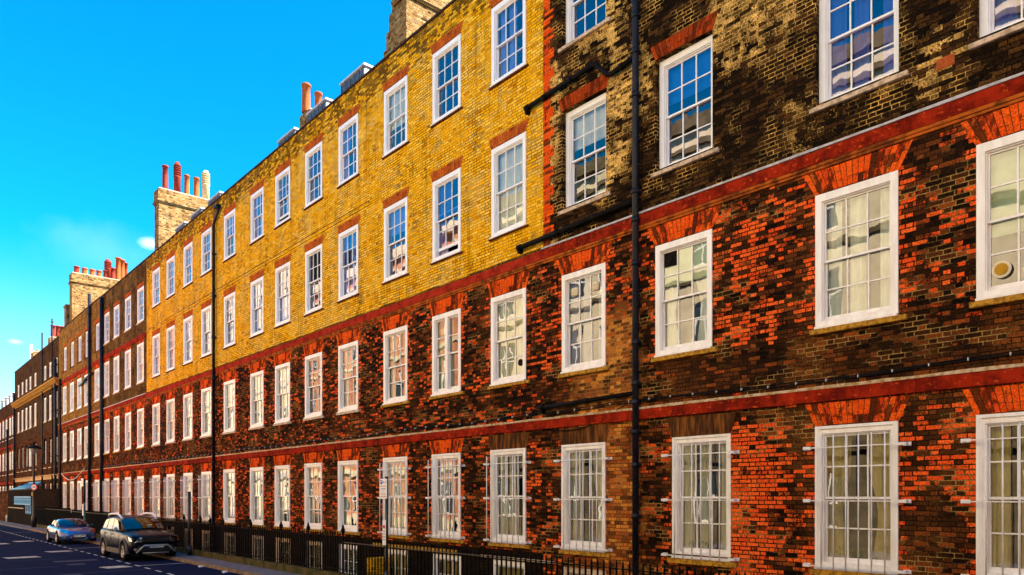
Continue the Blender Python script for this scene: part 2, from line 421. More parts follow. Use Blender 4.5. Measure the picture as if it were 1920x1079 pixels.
def bevel(bm, w, seg=2):
    bmesh.ops.bevel(bm, geom=bm.edges[:], offset=w, segments=seg, affect='EDGES', clamp_overlap=True)
def text_bm(s, size, depth=.002, bold=True):
    cu = bpy.data.curves.new('txt', 'FONT'); cu.body = s; cu.size = size; cu.extrude = depth
    cu.align_x = 'CENTER'; cu.align_y = 'CENTER'; cu.offset = size * .02 if bold else 0; cu.resolution_u = 2
    o = bpy.data.objects.new('txt', cu); COL.objects.link(o)
    dg = bpy.context.evaluated_depsgraph_get(); me = bpy.data.meshes.new_from_object(o.evaluated_get(dg))
    bm = bmesh.new(); bm.from_mesh(me)
    bpy.data.objects.remove(o); bpy.data.curves.remove(cu); bpy.data.meshes.remove(me)
    return bm

# ------------------------------------------------------------------ windows
_c = {}
def cached(key, fn):
    if key not in _c: _c[key] = fn()
    return _c[key]

def m_frame(w, h, mat, arch):
    def f():
        bm = bmesh.new(); W = w / 2 - .003
        s, t, b = .105, .125, .085
        box(bm, 0, .15, -W, -W + s, 0, h - .003); box(bm, 0, .15, W - s, W, 0, h - .003)
        box(bm, .001, .149, -W + s, W - s, h - t, h - .004); box(bm, .001, .149, -W + s, W - s, 0.001, b)
        # staff bead round the sash opening
        box(bm, .030, .055, -W + s, -W + s + .018, b, h - t); box(bm, .030, .055, W - s - .018, W - s, b, h - t)
        box(bm, .030, .055, -W + s + .018, W - s - .018, h - t - .018, h - t)
        if arch:    # architrave moulding on the face
            box(bm, -.022, 0, -W, -W + .045, 0, h - .003); box(bm, -.022, 0, W - .045, W, 0, h - .003)
            box(bm, -.022, 0, -W + .045, W - .045, h - .05, h - .003)
            box(bm, -.012, 0, -W + .045, -W + .075, 0, h - .05); box(bm, -.012, 0, W - .075, W - .045, 0, h - .05)
        box(bm, -.045, .02, -W - .0, W + .0, -.035, .0)     # wooden sub-sill
        return mesh(bm, 'window', mat)
    return cached(('fr', w, h, mat.name, arch), f)
def sash_rect(w, h, lower):
    W = w / 2 - .003 - .105; b, t = .085, h - .125; mid = (b + t) / 2
    return (W, b, mid + .02) if lower else (W, mid - .02, t)
def m_sash(w, h, mat, lower, nc, nr):
    def f():
        bm = bmesh.new(); W, z0, z1 = sash_rect(w, h, lower)
        x0, x1 = (.100, .135) if lower else (.062, .097)
        s = .042
        bt, tp = (.075, .036) if lower else (.036, .045)
        box(bm, x0, x1, -W, -W + s, z0, z1); box(bm, x0, x1, W - s, W, z0, z1)
        box(bm, x0 + .001, x1 - .001, -W + s, W - s, z0, z0 + bt); box(bm, x0 + .001, x1 - .001, -W + s, W - s, z1 - tp, z1)
        g = .011
        for i in range(1, nc):
            y = -W + s + (2 * W - 2 * s) * i / nc; box(bm, x0 + .004, x1 - .004, y - g, y + g, z0 + bt, z1 - tp)
        for j in range(1, nr):
            z = z0 + bt + (z1 - tp - z0 - bt) * j / nr; box(bm, x0 + .0055, x1 - .0055, -W + s, W - s, z - g, z + g)
        return mesh(bm, 'sash', mat)
    return cached(('sa', w, h, mat.name, lower, nc, nr), f)
def m_glass(w, h, lower, nc, nr, mat):
    def f():
        bm = bmesh.new(); W, z0, z1 = sash_rect(w, h, lower)
        x = .120 if lower else .082
        s = .042; bt, tp = (.075, .036) if lower else (.036, .045)
        ys = [-W + s + (2 * W - 2 * s) * i / nc for i in range(nc + 1)]
        zs = [z0 + bt + (z1 - tp - z0 - bt) * j / nr for j in range(nr + 1)]
        for i in range(nc):
            for j in range(nr):
                quad(bm, (x, ys[i], zs[j]), (x, ys[i], zs[j + 1]), (x, ys[i + 1], zs[j + 1]), (x, ys[i + 1], zs[j]))
        me = bpy.data.meshes.new('glass'); bm.to_mesh(me); bm.free(); me.materials.append(mat); return me
    return cached(('gl', w, h, lower, nc, nr, mat.name), f)
def wavy(bm, y0, y1, z0, z1, x, amp=.03, per=.11, waist=None, ph=0.0):
    nu = max(6, int((y1 - y0) / per * 8)); nv = 10; g = []
    for j in range(nv + 1):
        t = j / nv; z = z0 + (z1 - z0) * t; row = []
        for i in range(nu + 1):
            q = i / nu
            y = y0 + (y1 - y0) * q
            if waist:      # curtain tied back towards one side
                side, amt = waist; k = math.exp(-((t - .38) / .22) ** 2) * amt + (amt * .4 if t < .38 else 0) * (1 - math.exp(-((t - .38) / .22) ** 2))
                y = (y0 + (y - y0) * (1 - k)) if side < 0 else (y1 - (y1 - y) * (1 - k))
            xx = x + amp * math.sin(2 * math.pi * (q * (y1 - y0) / per) + ph + .6 * math.sin(3 * t)) * (.6 + .4 * math.sin(5 * q + ph))
            row.append(bm.verts.new((xx, y, z)))
        g.append(row)
    for A, B in zip(g, g[1:]):
        for i in range(nu):
            f = bm.faces.new((A[i], A[i + 1], B[i + 1], B[i])); f.smooth = True
def m_curtain(w, h, kind, ci):
    def f():
        rnd = random.Random(hash((kind, ci)) % 1000); bm = bmesh.new(); W = w / 2 - .10; x = .185; ph = ci * 1.7
        if kind == 'drapes':
            wavy(bm, -W, -W + .32 * w, .05, h - .1, x, waist=(-1, .35), ph=ph); wavy(bm, W - .30 * w, W, .05, h - .1, x, waist=(1, .35), ph=ph + 1)
        elif kind == 'left': wavy(bm, 0.02, W, .05, h - .1, x, waist=(1, .5), ph=ph); wavy(bm, -W, -W + .2, .05, h - .1, x, ph=ph)
        elif kind == 'full': wavy(bm, -W, W, .05, h - .1, x, amp=.022, per=.09, ph=ph)
        elif kind == 'half': wavy(bm, -W, W, .05, h * .52, x, amp=.018, per=.10, ph=ph)
        elif kind == 'strips':
            for a, b in ((-.48, -.28), (-.08, .14), (.26, .48)): wavy(bm, a * (w - .2), b * (w - .2), .05, h - .1, x, amp=.03, per=.14, ph=ph + a * 7)
        elif kind == 'blind': box(bm, x, x + .006, -W, W, h * .62, h - .06)
        elif kind == 'blindlow': box(bm, x, x + .006, -W, W, h * .40, h - .06)
        elif kind == 'blindfull': box(bm, x, x + .006, -W, W, .06, h - .06)
        elif kind == 'slats':
            z = .08
            while z < h - .1: box(bm, x, x + .03, -W, W, z, z + .022); z += .05
        return bm
    return f()
def m_bars(w, h, left_extra):
    def f():
        bm = bmesh.new(); W = w / 2
        for z in (h * .845, h * .47, .02):
            box(bm, -.125, -.110, -W - .10, W + .12, z - .008, z + .008)
            for s in (-1, 1):
                y = s * (W + .13)
                box(bm, -.128, -.004, y - .012 if s > 0 else y - .02, y + .02 if s > 0 else y + .012, z - .022, z + .022)
                box(bm, -.020, -.006, y - .05, y + .06, z - .028, z + .028)
                box(bm, -.135, -.120, min(y, y - s * .10), max(y, y - s * .10), z - .022, z + .022)
        n = 6 if w > 1.1 else 5
        for i in range(n):
            y = -W + .10 + (w - .30) * (i / (n - 1)) + .05
            tube(bm, [(-.1175, y, -.02), (-.1175, y, h * .93)], .0115, 8)
        if left_extra: tube(bm, [(-.1175, W + .03, -.02), (-.1175, W + .03, h * .93)], .011, 8)
        return mesh(bm, 'security_bars', M['bar'])
    return cached(('ba', round(w, 2), round(h, 2), left_extra), f)
def m_arch(w, hh, splay, mat, rise=.02):
    def f():
        bm = bmesh.new(); n = int(w / .074); j = .009
        rnd = random.Random(int(w * 1000))
        def P(t, v):        # t across 0..1, v up 0..1
            y = (t - .5) * (w + 2 * splay * v); z = hh * v + rise * (1 - (2 * t - 1) ** 2) * (1 - v)
            return y, z
        for i in range(n):
            t0, t1 = i / n, (i + 1) / n; e = j / w
            x = -.010 + rnd.uniform(-.003, .003)
            cuts = [0, 1] if rnd.random() < .35 else ([0, rnd.choice((.34, .66)), 1] if rnd.random() < .7 else [0, .33, .67, 1])
            for v0, v1 in zip(cuts, cuts[1:]):
                q = [P(t0 + e / 2, v0 + (.012 if v0 else 0)), P(t1 - e / 2, v0 + (.012 if v0 else 0)), P(t1 - e / 2, v1 - .012), P(t0 + e / 2, v1 - .012)]
                A = [bm.verts.new((x, y, z)) for y, z in q]; B = [bm.verts.new((.01, y, z)) for y, z in q]
                bm.faces.new(A)
                for k in range(4): bm.faces.new((A[k], B[k], B[(k + 1) % 4], A[(k + 1) % 4]))
        qs = [P(0.002, .01), P(.998, .01), P(.998, .99), P(.002, .99)]
        f_ = bm.faces.new([bm.verts.new((-.003, y, z)) for y, z in qs]); f_.material_index = 1
        return mesh(bm, 'brick_arch', [mat, M['joint']])
    return cached(('ar', round(w, 2), round(hh, 3), splay, mat.name), f)
def m_slab(w, hh, splay, mat):
    def f():
        bm = bmesh.new()
        q = [(-w / 2, 0), (w / 2, 0), (w / 2 + splay, hh), (-w / 2 - splay, hh)]
        A = [bm.verts.new((-.010, y, z)) for y, z in q]; B = [bm.verts.new((.01, y, z)) for y, z in q]
        bm.faces.new(A)
        for k in range(4): bm.faces.new((A[k], B[k], B[(k + 1) % 4], A[(k + 1) % 4]))
        return mesh(bm, 'lintel', mat)
    return cached(('sl', round(w, 2), round(hh, 3), mat.name), f)
def m_sill(w, hh, out, mat, ext):
    def f():
        bm = bmesh.new(); box(bm, -out, .05, -w / 2 - ext, w / 2 + ext * .6, -hh - .036, -.036); bevel(bm, .008, 1)
        return mesh(bm, 'sill', mat)
    return cached(('si', round(w, 2), hh, out, mat.name, ext), f)

def window(house, y, z0, w, h, recess=-.012, mat='white', nc=3, nr=2, glass='glass', curtain=None, ci=0, cmat=None,
           arch=None, sill=None, bars=0, architrave=False, up=0.0):
    w = round(w, 3); h = round(h, 3)
    fr = place(m_frame(w, h, M[mat], architrave), 'window', (D + recess, y, z0), house)
    for lo in (False, True):
        dz = up if lo else 0.0
        s = place(m_sash(w, h, M[mat], lo, nc, nr), 'sash', (D + recess, y, z0 + dz), fr)
        place(m_glass(w, h, lo, nc, nr, M[glass]), 'glass', (D + recess, y, z0 + dz), fr)
    if curtain:
        key = ('cu', w, h, curtain, ci, (cmat or CURT[ci % 5]).name)
        me = cached(key, lambda: mesh(m_curtain(w, h, curtain, ci), 'curtain', cmat or CURT[ci % 5]))
        place(me, 'curtain', (D + recess, y, z0), fr)
    if arch:
        kind, hh, sp = arch
        if kind == 'slab': place(m_slab(w + .02, hh, sp, M['render_brown']), 'lintel', (D, y, z0 + h), fr)
        else: place(m_arch(w + .02, hh, sp, M[kind]), 'brick_arch', (D, y, z0 + h), fr)
    if sill:
        mt, hh, out, ext = sill
        place(m_sill(w, hh, out, M[mt], ext), 'sill', (D, y, z0), fr)
    if bars: place(m_bars(w, h, bars > 1), 'security_bars', (D, y, z0), fr)
    return fr

def wall_part(house, y0, y1, z0, z1, holes, mat, name='wall', jamb=False, X=None, deep=.30):
    """brick skin with real openings and reveals; holes = (ya, yb, za, zb)"""
    X = D if X is None else X
    hs = [h for h in holes if h[3] > z0 and h[2] < z1 and h[1] > y0 and h[0] < y1]
    ys = {y0, y1}; zs = {z0, z1}
    for a, b, c, d in hs:
        ys |= {a, b}; zs |= {max(c, z0), min(d, z1)}
        if jamb: ys |= {a - .12, a - .235, b + .12, b + .235}
    ys = sorted(q for q in ys if y0 <= q <= y1); zs = sorted(q for q in zs if z0 <= q <= z1)
    bm = bmesh.new(); lay = bm.faces.layers.float.new('jamb')
    for a, b in zip(ys, ys[1:]):
        if b - a < 1e-4: continue
        for c, d in zip(zs, zs[1:]):
            if d - c < 1e-4: continue
            my, mz = (a + b) / 2, (c + d) / 2
            if any(h[0] < my < h[1] and h[2] < mz < h[3] for h in hs): continue
            f = quad(bm, (X, a, c), (X, a, d), (X, b, d), (X, b, c))
            if jamb:
                j = 0.0
                for h in hs:
                    if h[2] - .05 < mz < h[3] + .3:
                        dd = max(h[0] - my, my - h[1])
                        if 0 < dd < .12: j = max(j, 1.0)
                        elif 0 < dd < .24: j = max(j, .45)
                f[lay] = j
    for a, b, c, d in hs:
        c, d = max(c, z0), min(d, z1)
        quad(bm, (X, a, c), (X + deep, a, c), (X + deep, a, d), (X, a, d)); quad(bm, (X, b, c), (X, b, d), (X + deep, b, d), (X + deep, b, c))
        quad(bm, (X, a, d), (X + deep, a, d), (X + deep, b, d), (X, b, d)); quad(bm, (X, a, c), (X, b, c), (X + deep, b, c), (X + deep, a, c))
    bmesh.ops.remove_doubles(bm, verts=bm.verts[:], dist=1e-5)
    return obj(name, bm, mat, house)
def shell(house, y0, y1, top, mat, room=True, zb=-2.2):
    """party walls, back and flat roof behind the front"""
    bm = bmesh.new(); X1 = D + 9
    quad(bm, (X1, y0, zb), (X1, y1, zb), (X1, y1, top), (X1, y0, top))
    quad(bm, (D + .3, y0, top - .9), (D + .3, y1, top - .9), (X1, y1, top - .9), (X1, y0, top - .9))
    quad(bm, (D, y0, zb), (X1, y0, zb), (X1, y0, top - .9), (D, y0, top - .9)); quad(bm, (D, y1, zb), (X1, y1, zb), (X1, y1, top - .9), (D, y1, top - .9))
    # parapet back and top
    quad(bm, (D, y0, top), (D, y1, top), (D + .33, y1, top), (D + .33, y0, top)); quad(bm, (D + .33, y0, top), (D + .33, y1, top), (D + .33, y1, top - .9), (D + .33, y0, top - .9))
    quad(bm, (D, y0, top - .9), (D + .33, y0, top - .9), (D + .33, y0, top), (D, y0, top)); quad(bm, (D, y1, top - .9), (D + .33, y1, top - .9), (D + .33, y1, top), (D, y1, top))
    obj('party_wall', bm, mat, house)
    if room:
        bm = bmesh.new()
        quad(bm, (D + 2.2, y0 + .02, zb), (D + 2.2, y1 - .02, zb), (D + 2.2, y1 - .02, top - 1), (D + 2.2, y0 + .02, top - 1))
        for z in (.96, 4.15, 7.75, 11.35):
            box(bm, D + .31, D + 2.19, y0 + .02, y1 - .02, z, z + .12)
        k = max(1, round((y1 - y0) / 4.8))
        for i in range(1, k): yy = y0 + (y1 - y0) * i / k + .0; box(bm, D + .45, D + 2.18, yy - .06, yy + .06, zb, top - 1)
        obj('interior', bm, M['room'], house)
def strip(house, y0, y1, z0, z1, out, mat, name, wobble=0.0):
    bm = bmesh.new()
    n = max(1, int((y1 - y0) / .35)) if wobble else 1
    rnd = random.Random(int(y0 * 10 + z0 * 100))
    zz = [(z0 + rnd.uniform(-wobble, wobble) * .4, z1 + rnd.uniform(-wobble, wobble)) for _ in range(n + 1)] if wobble else [(z0, z1)] * (n + 1)
    prev = None
    for i in range(n + 1):
        y = y0 + (y1 - y0) * i / n; a, b = zz[i]
        ring = [bm.verts.new(p) for p in ((D - out, y, a), (D - out, y, b), (D + .02, y, b), (D + .02, y, a))]
        if prev:
            for k in range(4): bm.faces.new((prev[k], prev[(k + 1) % 4], ring[(k + 1) % 4], ring[k]))
        else: bm.faces.new(ring)
        prev = ring
    bm.faces.new(prev[::-1])
    return obj(name, bm, mat, house)

# ------------------------------------------------------------------ houses
WID = 1.27
G0, G1 = 1.31, 3.51          # ground-floor opening
F0, F1 = 5.09, 7.20          # first floor
S0, S1 = 8.66, 10.80         # second
T0, T1 = 12.34, 14.22        # third
B0, B1 = -.95, .86           # basement
PAR = 15.15
yA0 = -26.0
yAB = SY(1019); yBC = SY(400); yCD = SY(275); yDE = SY(188.5); yEF = SY(110.5); yFG = SY(27.5); yG1 = 118.0
def cz(z): return (z - D * SN) / CS
colsA = [SY(1094), SY(1281), SY(1604), cz(9.72), cz(7.60), cz(6.0)]
grdA = [colsA[0], cz(13.57)] + colsA[2:]
colsB = [SY(q) for q in (953, 837, 741.5, 653, 588, 530, 482, 430.5)]
colsC = [SY(q) for q in (387, 352.5, 320, 293)]
colsD = [SY(q) for q in (263.5, 240, 218.5, 200.2)]
colsE = [SY(q) for q in (182, 162.5, 149, 135, 121.5)]
colsF = [SY(q) + .55 for q in (107.5, 96.5, 86.5, 68, 58.5, 51, 43.5, 36)]
colsG = [SY(q) + .55 for q in (25.5, 20.5, 13.5, 7.5, 1.5, -4, -9)]
def hole(y, z0, z1, w=WID): return (y - w / 2, y + w / 2, z0, z1)
def vpipe(house, y, z0, z1, r=.055, out=.11, mat='pipe', name='drainpipe', top=None, col=1.8):
    bm = bmesh.new(); pts = [(D - out, y, z0), (D - out, y, z1)]
    if top: pts += top
    tube(bm, pts, r, 12)
    z = z0 + .6
    while z < z1:
        tube(bm, [(D - out, y, z), (D - out, y, z + .10)], r * 1.28, 12); box(bm, D - out, D + .01, y - .05, y + .05, z + .02, z + .07); z += col
    return obj(name, bm, M[mat], house)

hA = empty('terraced_house', (D, (yA0 + yAB) / 2, 0), 'dark sooty brick house filling the right side, red lower storeys, black waste pipes', 'house', 'terraced brick houses')
hB = empty('terraced_house', (D, (yBC + yAB) / 2, 0), 'wide bright yellow brick house in the middle, eight windows across, over red brick storeys', 'house', 'terraced brick houses')
hC = empty('terraced_house', (D, (yBC + yCD) / 2, 0), 'narrow yellow brick house four windows wide, left of the black downpipe, beside the brown house', 'house', 'terraced brick houses')
hD = empty('terraced_house', (D, (yCD + yDE) / 2, 0), 'dark brown brick house with a red third-floor band, directly left of the yellow brickwork', 'house', 'terraced brick houses')
hE = empty('terraced_house', (D, (yDE + yEF) / 2, 0), 'ochre and pinkish brick house below the long chimney with many short pots', 'house', 'terraced brick houses')
hF = empty('terraced_house', (D, (yEF + yFG) / 2, 0), 'blackened house with an ochre dentil cornice, behind the street lamp', 'house', 'terraced brick houses')
hG = empty('terraced_house', (D, (yFG + yG1) / 2, 0), 'lower red brick house with white roof dormers at the far left edge', 'house', 'terraced brick houses')

def build(house, y0, y1, cols, low, up, top, t0=T0, t1=T1, w=WID, grd=None, zsplit=7.74):
    hs = []
    for y in (grd or []):
        for a, b in ((B0, B1), (G0, G1)): hs.append(hole(y, a, b, w))
    for y in cols:
        for a, b in ((B0, B1), (G0, G1), (F0, F1), (S0, S1), (t0, t1)):
            if b < top and not (grd and b < 4): hs.append(hole(y, a, b, w))
    zb = -2.2 if low == 'low_a' else 1.12
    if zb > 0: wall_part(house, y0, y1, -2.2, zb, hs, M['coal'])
    wall_part(house, y0, y1, zb, zsplit, hs, M[low], jamb=True)
    wall_part(house, y0, y1, zsplit, top, hs, M[up])
    shell(house, y0, y1, top, M[up])
build(hA, yA0, yAB, colsA, 'low_a', 'up_a', PAR, 12.20, 14.10, grd=grdA)
build(hB, yAB, yBC, colsB, 'low_b', 'up_b', PAR)
build(hC, yBC, yCD, colsC, 'low_c', 'up_b', PAR)
build(hD, yCD, yDE, colsD, 'low_c', 'up_d', PAR, 12.0, 13.87)
build(hE, yDE, yEF, colsE, 'low_e', 'up_e', PAR + .05, 11.9, 13.72)
build(hF, yEF, yFG, colsF, 'low_f', 'up_f', 14.85, 12.15, 13.35, w=1.12)
build(hG, yFG, yG1, colsG, 'low_e', 'up_f', 12.0, 20, 21, w=1.12)

# --- house A windows
Lw = (('strips', 1), ('full', 3), ('drapes', 0), ('strips', 1), ('left', 0), ('drapes', 1))
curtF = [('strips', 3, None), ('drapes', 1, None), ('strips', 1, None), ('blindlow', 2, 'blind_g'), ('drapes', 1, None), ('full', 0, None)]
curtG = [('drapes', 0, None), ('strips', 0, None), ('drapes', 4, None), ('strips', 4, None), ('drapes', 0, None), ('full', 1, None)]
curtS = [('blind', 1, None), ('blind', 3, 'blind_b'), ('strips', 3, None), ('drapes', 3, None), (None, 0, None), (None, 0, None)]
for i, y in enumerate(colsA):
    archg = ('slab', .36, .10) if i < 2 else ('gauged', .37, .17)
    window(hA, grdA[i], G0 - .04, WID, G1 - G0 + .04 - .003, .03 if i == 1 else -.01, 'white', curtain=curtG[i][0], ci=curtG[i][1], arch=archg, sill=('sill', .10, .05, .12), bars=1, architrave=True)
    k = curtF[i]
    wf = window(hA, y, F0, WID, F1 - F0, -.02, 'white', curtain=k[0], ci=k[1], cmat=M[k[2]] if k[2] else None, arch=('gauged', .385, .20), sill=('sill', .085, .07, .12))
    k = curtS[i]
    window(hA, y, S0 - .02, WID - .0, S1 - S0 + .0, .11, 'white_up', glass='glass' if i == 0 else 'glass_up', curtain=k[0], ci=k[1], cmat=M[k[2]] if k[2] else None, arch=('gauged_a', .30, .12), sill=('sill_c', .075, .06, .14))
    window(hA, y, 12.20, WID, 1.90, .11, 'white_up', glass='glass_up', curtain='strips' if i % 2 else None, ci=3, arch=('gauged_a', .30, .12), sill=('sill_c', .075, .06, .14))
    window(hA, grdA[i], B0, WID, B1 - B0, .02, 'sill_c', curtain='full', ci=4, bars=0)
    if i == 1:      # green roller blind over the top panes
        me = mesh(m_curtain(WID, F1 - F0, 'blind', 7), 'blind', M['blind_g']); o = place(me, 'blind', (D - .09, y, F0), wf)
        bm = bmesh.new(); tube(bm, [(-.02, 0, 0), (.03, 0, 0)], .115, 20)
        box(bm, -.012, .02, -.13, .13, -.13, .13)
        tube(bm, [(-.035, 0, 0), (-.02, 0, 0)], .07, 16)
        obj('extractor_vent', bm, M['pipe_g'], wf, (D + .05, y + .33, F0 + 1.80))
    if i == 0:
        for dy, dz in ((.30, 1.70), (-.30, 1.70)):
            bm = bmesh.new(); box(bm, -.03, .03, -.09, .09, -.09, .09); bevel(bm, .015)
            for q in range(3): box(bm, -.042, -.03, -.06, .06, -.05 + q * .04, -.035 + q * .04)
            obj('window_ventilator', bm, M['cream'], wf, (D + .05, y + dy, F0 + dz))
    if i == 3:
        bm = bmesh.new(); tube(bm, [(-.03, 0, 0), (.0, 0, 0)], .115, 24); tube(bm, [(-.045, 0, 0), (-.031, 0, 0)], .078, 24)
        for f in list(bm.faces)[26:]: f.material_index = 1
        obj('round_window_vent', bm, [M['cream'], M['gold']], wf, (D + .07, y + .35, F0 + .36))
# plants on inner sills
for y in (grdA[1], grdA[2], grdA[0]):
    bm = bmesh.new(); rnd = random.Random(int(y * 9))
    for k in range(60):
        a = rnd.uniform(-.22, .22); p = Vector((rnd.uniform(-.03, .03), a, rnd.uniform(0, .14)))
        d1 = Vector((rnd.uniform(-.02, .02), rnd.uniform(-.03, .03), rnd.uniform(.02, .06)))
        quad(bm, p, p + d1, p + d1 + Vector((0, .012, .004)), p + Vector((0, .012, 0)))
    obj('pot_plant', bm, M['plant'], hA, (D + .19, y + .15, G0 + .10))
# --- house B windows
cb = ['full', 'strips', 'drapes', 'left', None, 'strips', 'drapes', 'full']
for i, y in enumerate(colsB):
    for z0, z1, nm in ((S0, S1, 's'), (T0, T1, 't')):
        cu = (None, 'left', 'blind', 'strips', None, 'half', 'drapes', None)[(i + (3 if nm == 't' else 0)) % 8]
        if i == 0 and nm == 's': cu = 'blindfull'
        if i == 2 and nm == 't': cu = 'blindlow'
        window(hB, y, z0, WID - .02, z1 - z0, -.008, 'white_up', glass='glass' if cu in ('blindfull', 'blindlow') else 'glass_up', curtain=cu, ci=3 if cu == 'left' else 1, up=.18 if (i * 5 + len(nm + str(z0))) % 7 == 3 else 0,
               arch=('gauged_y', .27, .10), sill=('sill_d', .04, .05, .10))
    nc = 3
    wf = window(hB, y, F0, WID, F1 - F0, -.015, 'white', nc=2 if i == 1 else nc, curtain=cb[i], ci=(0, 2, 2, 1, 0, 1, 0, 1)[i], arch=('gauged', .385, .14),
                sill=('sill' if i < 3 else 'sill_c', .075, .06, .14))
    if i == 1:      # paired casement: solid middle post
        bm = bmesh.new(); box(bm, .01, .14, -.06, .06, .085, F1 - F0 - .125); obj('mullion', bm, M['white'], wf, (D - .018, y, F0))
    if i == 0:
        bm = bmesh.new(); tube(bm, [(-.03, 0, 0), (.0, 0, 0)], .08, 20); obj('round_window_vent', bm, M['pipe_g'], wf, (D + .07, y - .38, F0 + .42))
    window(hB, y, G0, WID, G1 - G0 - .003, -.008, 'white', nr=2, nc=(3, 3, 3, 2, 3, 3, 3, 2)[i], curtain=('strips', 'left', 'full', 'left', 'strips', 'drapes', 'left', 'drapes')[i], ci=(0, 1, 0, 2, 0, 1, 1, 0)[i],
           arch=('slab', .36, .10) if i == 0 else ('gauged', .37, .14), sill=('sill', .09, .05, .14), bars=2 if i < 3 else 0, architrave=True)
    window(hB, y, B0, WID, B1 - B0, .02, 'white' if i < 4 else 'sill_c', curtain='full' if i < 3 else 'slats', ci=4 if i < 3 else 0)
for i, y in enumerate(colsC):
    for z0, z1 in ((S0, S1), (T0, T1)):
        window(hC, y, z0, WID - .02, z1 - z0, -.008, 'white_up', glass='glass_up', curtain='drapes' if i % 2 else None, ci=1, arch=('gauged_y', .27, .10), sill=('sill_d', .04, .05, .10))
    window(hC, y, F0, WID, F1 - F0, -.01, 'white', curtain=('full', 'strips', 'left', 'drapes')[i], ci=i, arch=('gauged', .385, .12), sill=('sill_c', .07, .06, .14))
    window(hC, y, G0 - .03, WID, G1 - G0, -.008, 'white', curtain='full', ci=1, arch=('gauged', .37, .10), sill=('sill_c', .07, .05, .12), bars=2)
    window(hC, y, B0, WID, B1 - B0, .02, 'sill_c', curtain='full', ci=1)
for i, y in enumerate(colsD):
    window(hD, y, 12.0, WID, 1.87, .0, 'white_up', glass='glass_up', curtain=None, arch=('gauged_y', .24, .08), sill=('sill_c', .06, .06, .12))
    window(hD, y, S0, WID, S1 - S0, -.01, 'white_up', glass='glass', curtain='full' if i % 2 else 'drapes', ci=1, arch=('gauged', .33, .10), sill=('sill_c', .06, .06, .12))
    window(hD, y, F0, WID, F1 - F0, .0, 'white', curtain='full', ci=i, arch=('gauged', .385, .10), sill=('sill', .07, .06, .12))
    window(hD, y, G0 - .03, WID, G1 - G0, -.008, 'white', curtain='full', ci=1, arch=('gauged', .37, .10), sill=('sill_c', .07, .05, .12), bars=2)
for i, y in enumerate(colsE):
    window(hE, y, 11.9, WID, 1.82, .07, 'white_up', glass='glass_up', curtain='full', ci=1, arch=('gauged_y', .24, .08), sill=('sill_d', .06, .05, .12))
    window(hE, y, S0 - .05, WID, S1 - S0 - .05, -.01, 'white_up', glass='glass', curtain='full', ci=1, arch=('gauged', .33, .10), sill=('sill_c', .06, .06, .12))
    window(hE, y, F0 - .05, WID, F1 - F0, -.01, 'white', curtain='full', ci=1, arch=('gauged_a', .30, .10), sill=('sill_c', .06, .06, .12))
    window(hE, y, G0 - .06, WID, G1 - G0, -.01, 'white', curtain='full', ci=1, arch=('gauged', .37, .08), sill=('sill_c', .06, .05, .12), bars=1 if i == 0 else 0)
for i, y in enumerate(colsF):
    window(hF, y, 12.15, 1.12, 1.20, .04, 'white', glass='glass', curtain='full', ci=0, sill=('sill_d', .05, .04, .08))
    window(hF, y, S0, 1.12, 2.0, .03, 'white', glass='glass', curtain='full', ci=1, sill=('sill_c', .07, .05, .12))
    window(hF, y, F0 - .3, 1.12, 2.25, .12 if i not in (0, 4) else .0, 'white', curtain='full', ci=1, sill=('sill_c', .07, .05, .12))
    window(hF, y, G0 - .1, 1.12, 2.2, .10, 'lilac' if i in (2, 3) else 'white', curtain='full', ci=1 if i not in (2, 3) else 3)
for i, y in enumerate(colsG):
    window(hG, y, S0 - .3, 1.12, 2.15, .0, 'white', curtain='full', ci=1, arch=('gauged_y', .2, .06), sill=('sill_c', .05, .05, .1))
    window(hG, y, F0 - .45, 1.12, 2.3, .0, 'white', curtain='full', ci=1, arch=('gauged_y', .2, .06), sill=('sill_c', .05, .05, .1))
    window(hG, y, G0, 1.12, 2.1, .0, 'white', curtain='full', ci=1)

# --- string courses
for h, a, b in ((hA, yA0, yAB), (hB, yAB, yBC), (hC, yBC, yCD), (hD, yCD, yDE), (hE, yDE, yEF)):
    strip(h, a, b, 3.895, 4.09, .055, M['band'], 'string_course', .008)
    strip(h, a, b, 4.093, 4.14, .060, M['limew'], 'mortar_fillet', .010)
    top = h in (hB, hC)
    strip(h, a, b, 7.70, 7.905, .050, M['band_up'] if top else M['band'], 'string_course', .008)
    strip(h, a, b, 7.595, 7.635, .030, M['band_or'], 'brick_moulding', .004)
    strip(h, a, b, 7.645, 7.697, .040, M['band_or'], 'brick_moulding', .004)
    if top: strip(h, a, b, 7.908, 7.955, .035, M['moss'], 'mortar_fillet', .022)
    else: strip(h, a, b, 7.908, 7.945, .075, M['lead'], 'lead_flashing', .006)
strip(hB, SY(692), yBC, 11.17, 11.28, .020, M['up_b'], 'brick_band'); strip(hB, SY(692), yBC, 11.283, 11.305, .028, M['coping'], 'brick_band', .008)
strip(hC, yBC, yCD, 11.17, 11.28, .020, M['up_b'], 'brick_band'); strip(hC, yBC, yCD, 11.283, 11.305, .028, M['coping'], 'brick_band', .008)
for h, a, b in ((hD, yCD, yDE), (hE, yDE, yEF)):
    strip(h, a, b, 10.98, 11.26, .045, M['band'], 'string_course', .008)
for h, a, b, t in ((hA, yA0, yAB, PAR), (hB, yAB, yBC, PAR), (hC, yBC, yCD, PAR), (hD, yCD, yDE, PAR), (hE, yDE, yEF, PAR + .05), (hF, yEF, yFG, 14.85), (hG, yFG, yG1, 12.0)):
    bm = bmesh.new(); box(bm, D - .04, D + .40, a, b, t + .002, t + .06); obj('coping', bm, M['coping'], h)
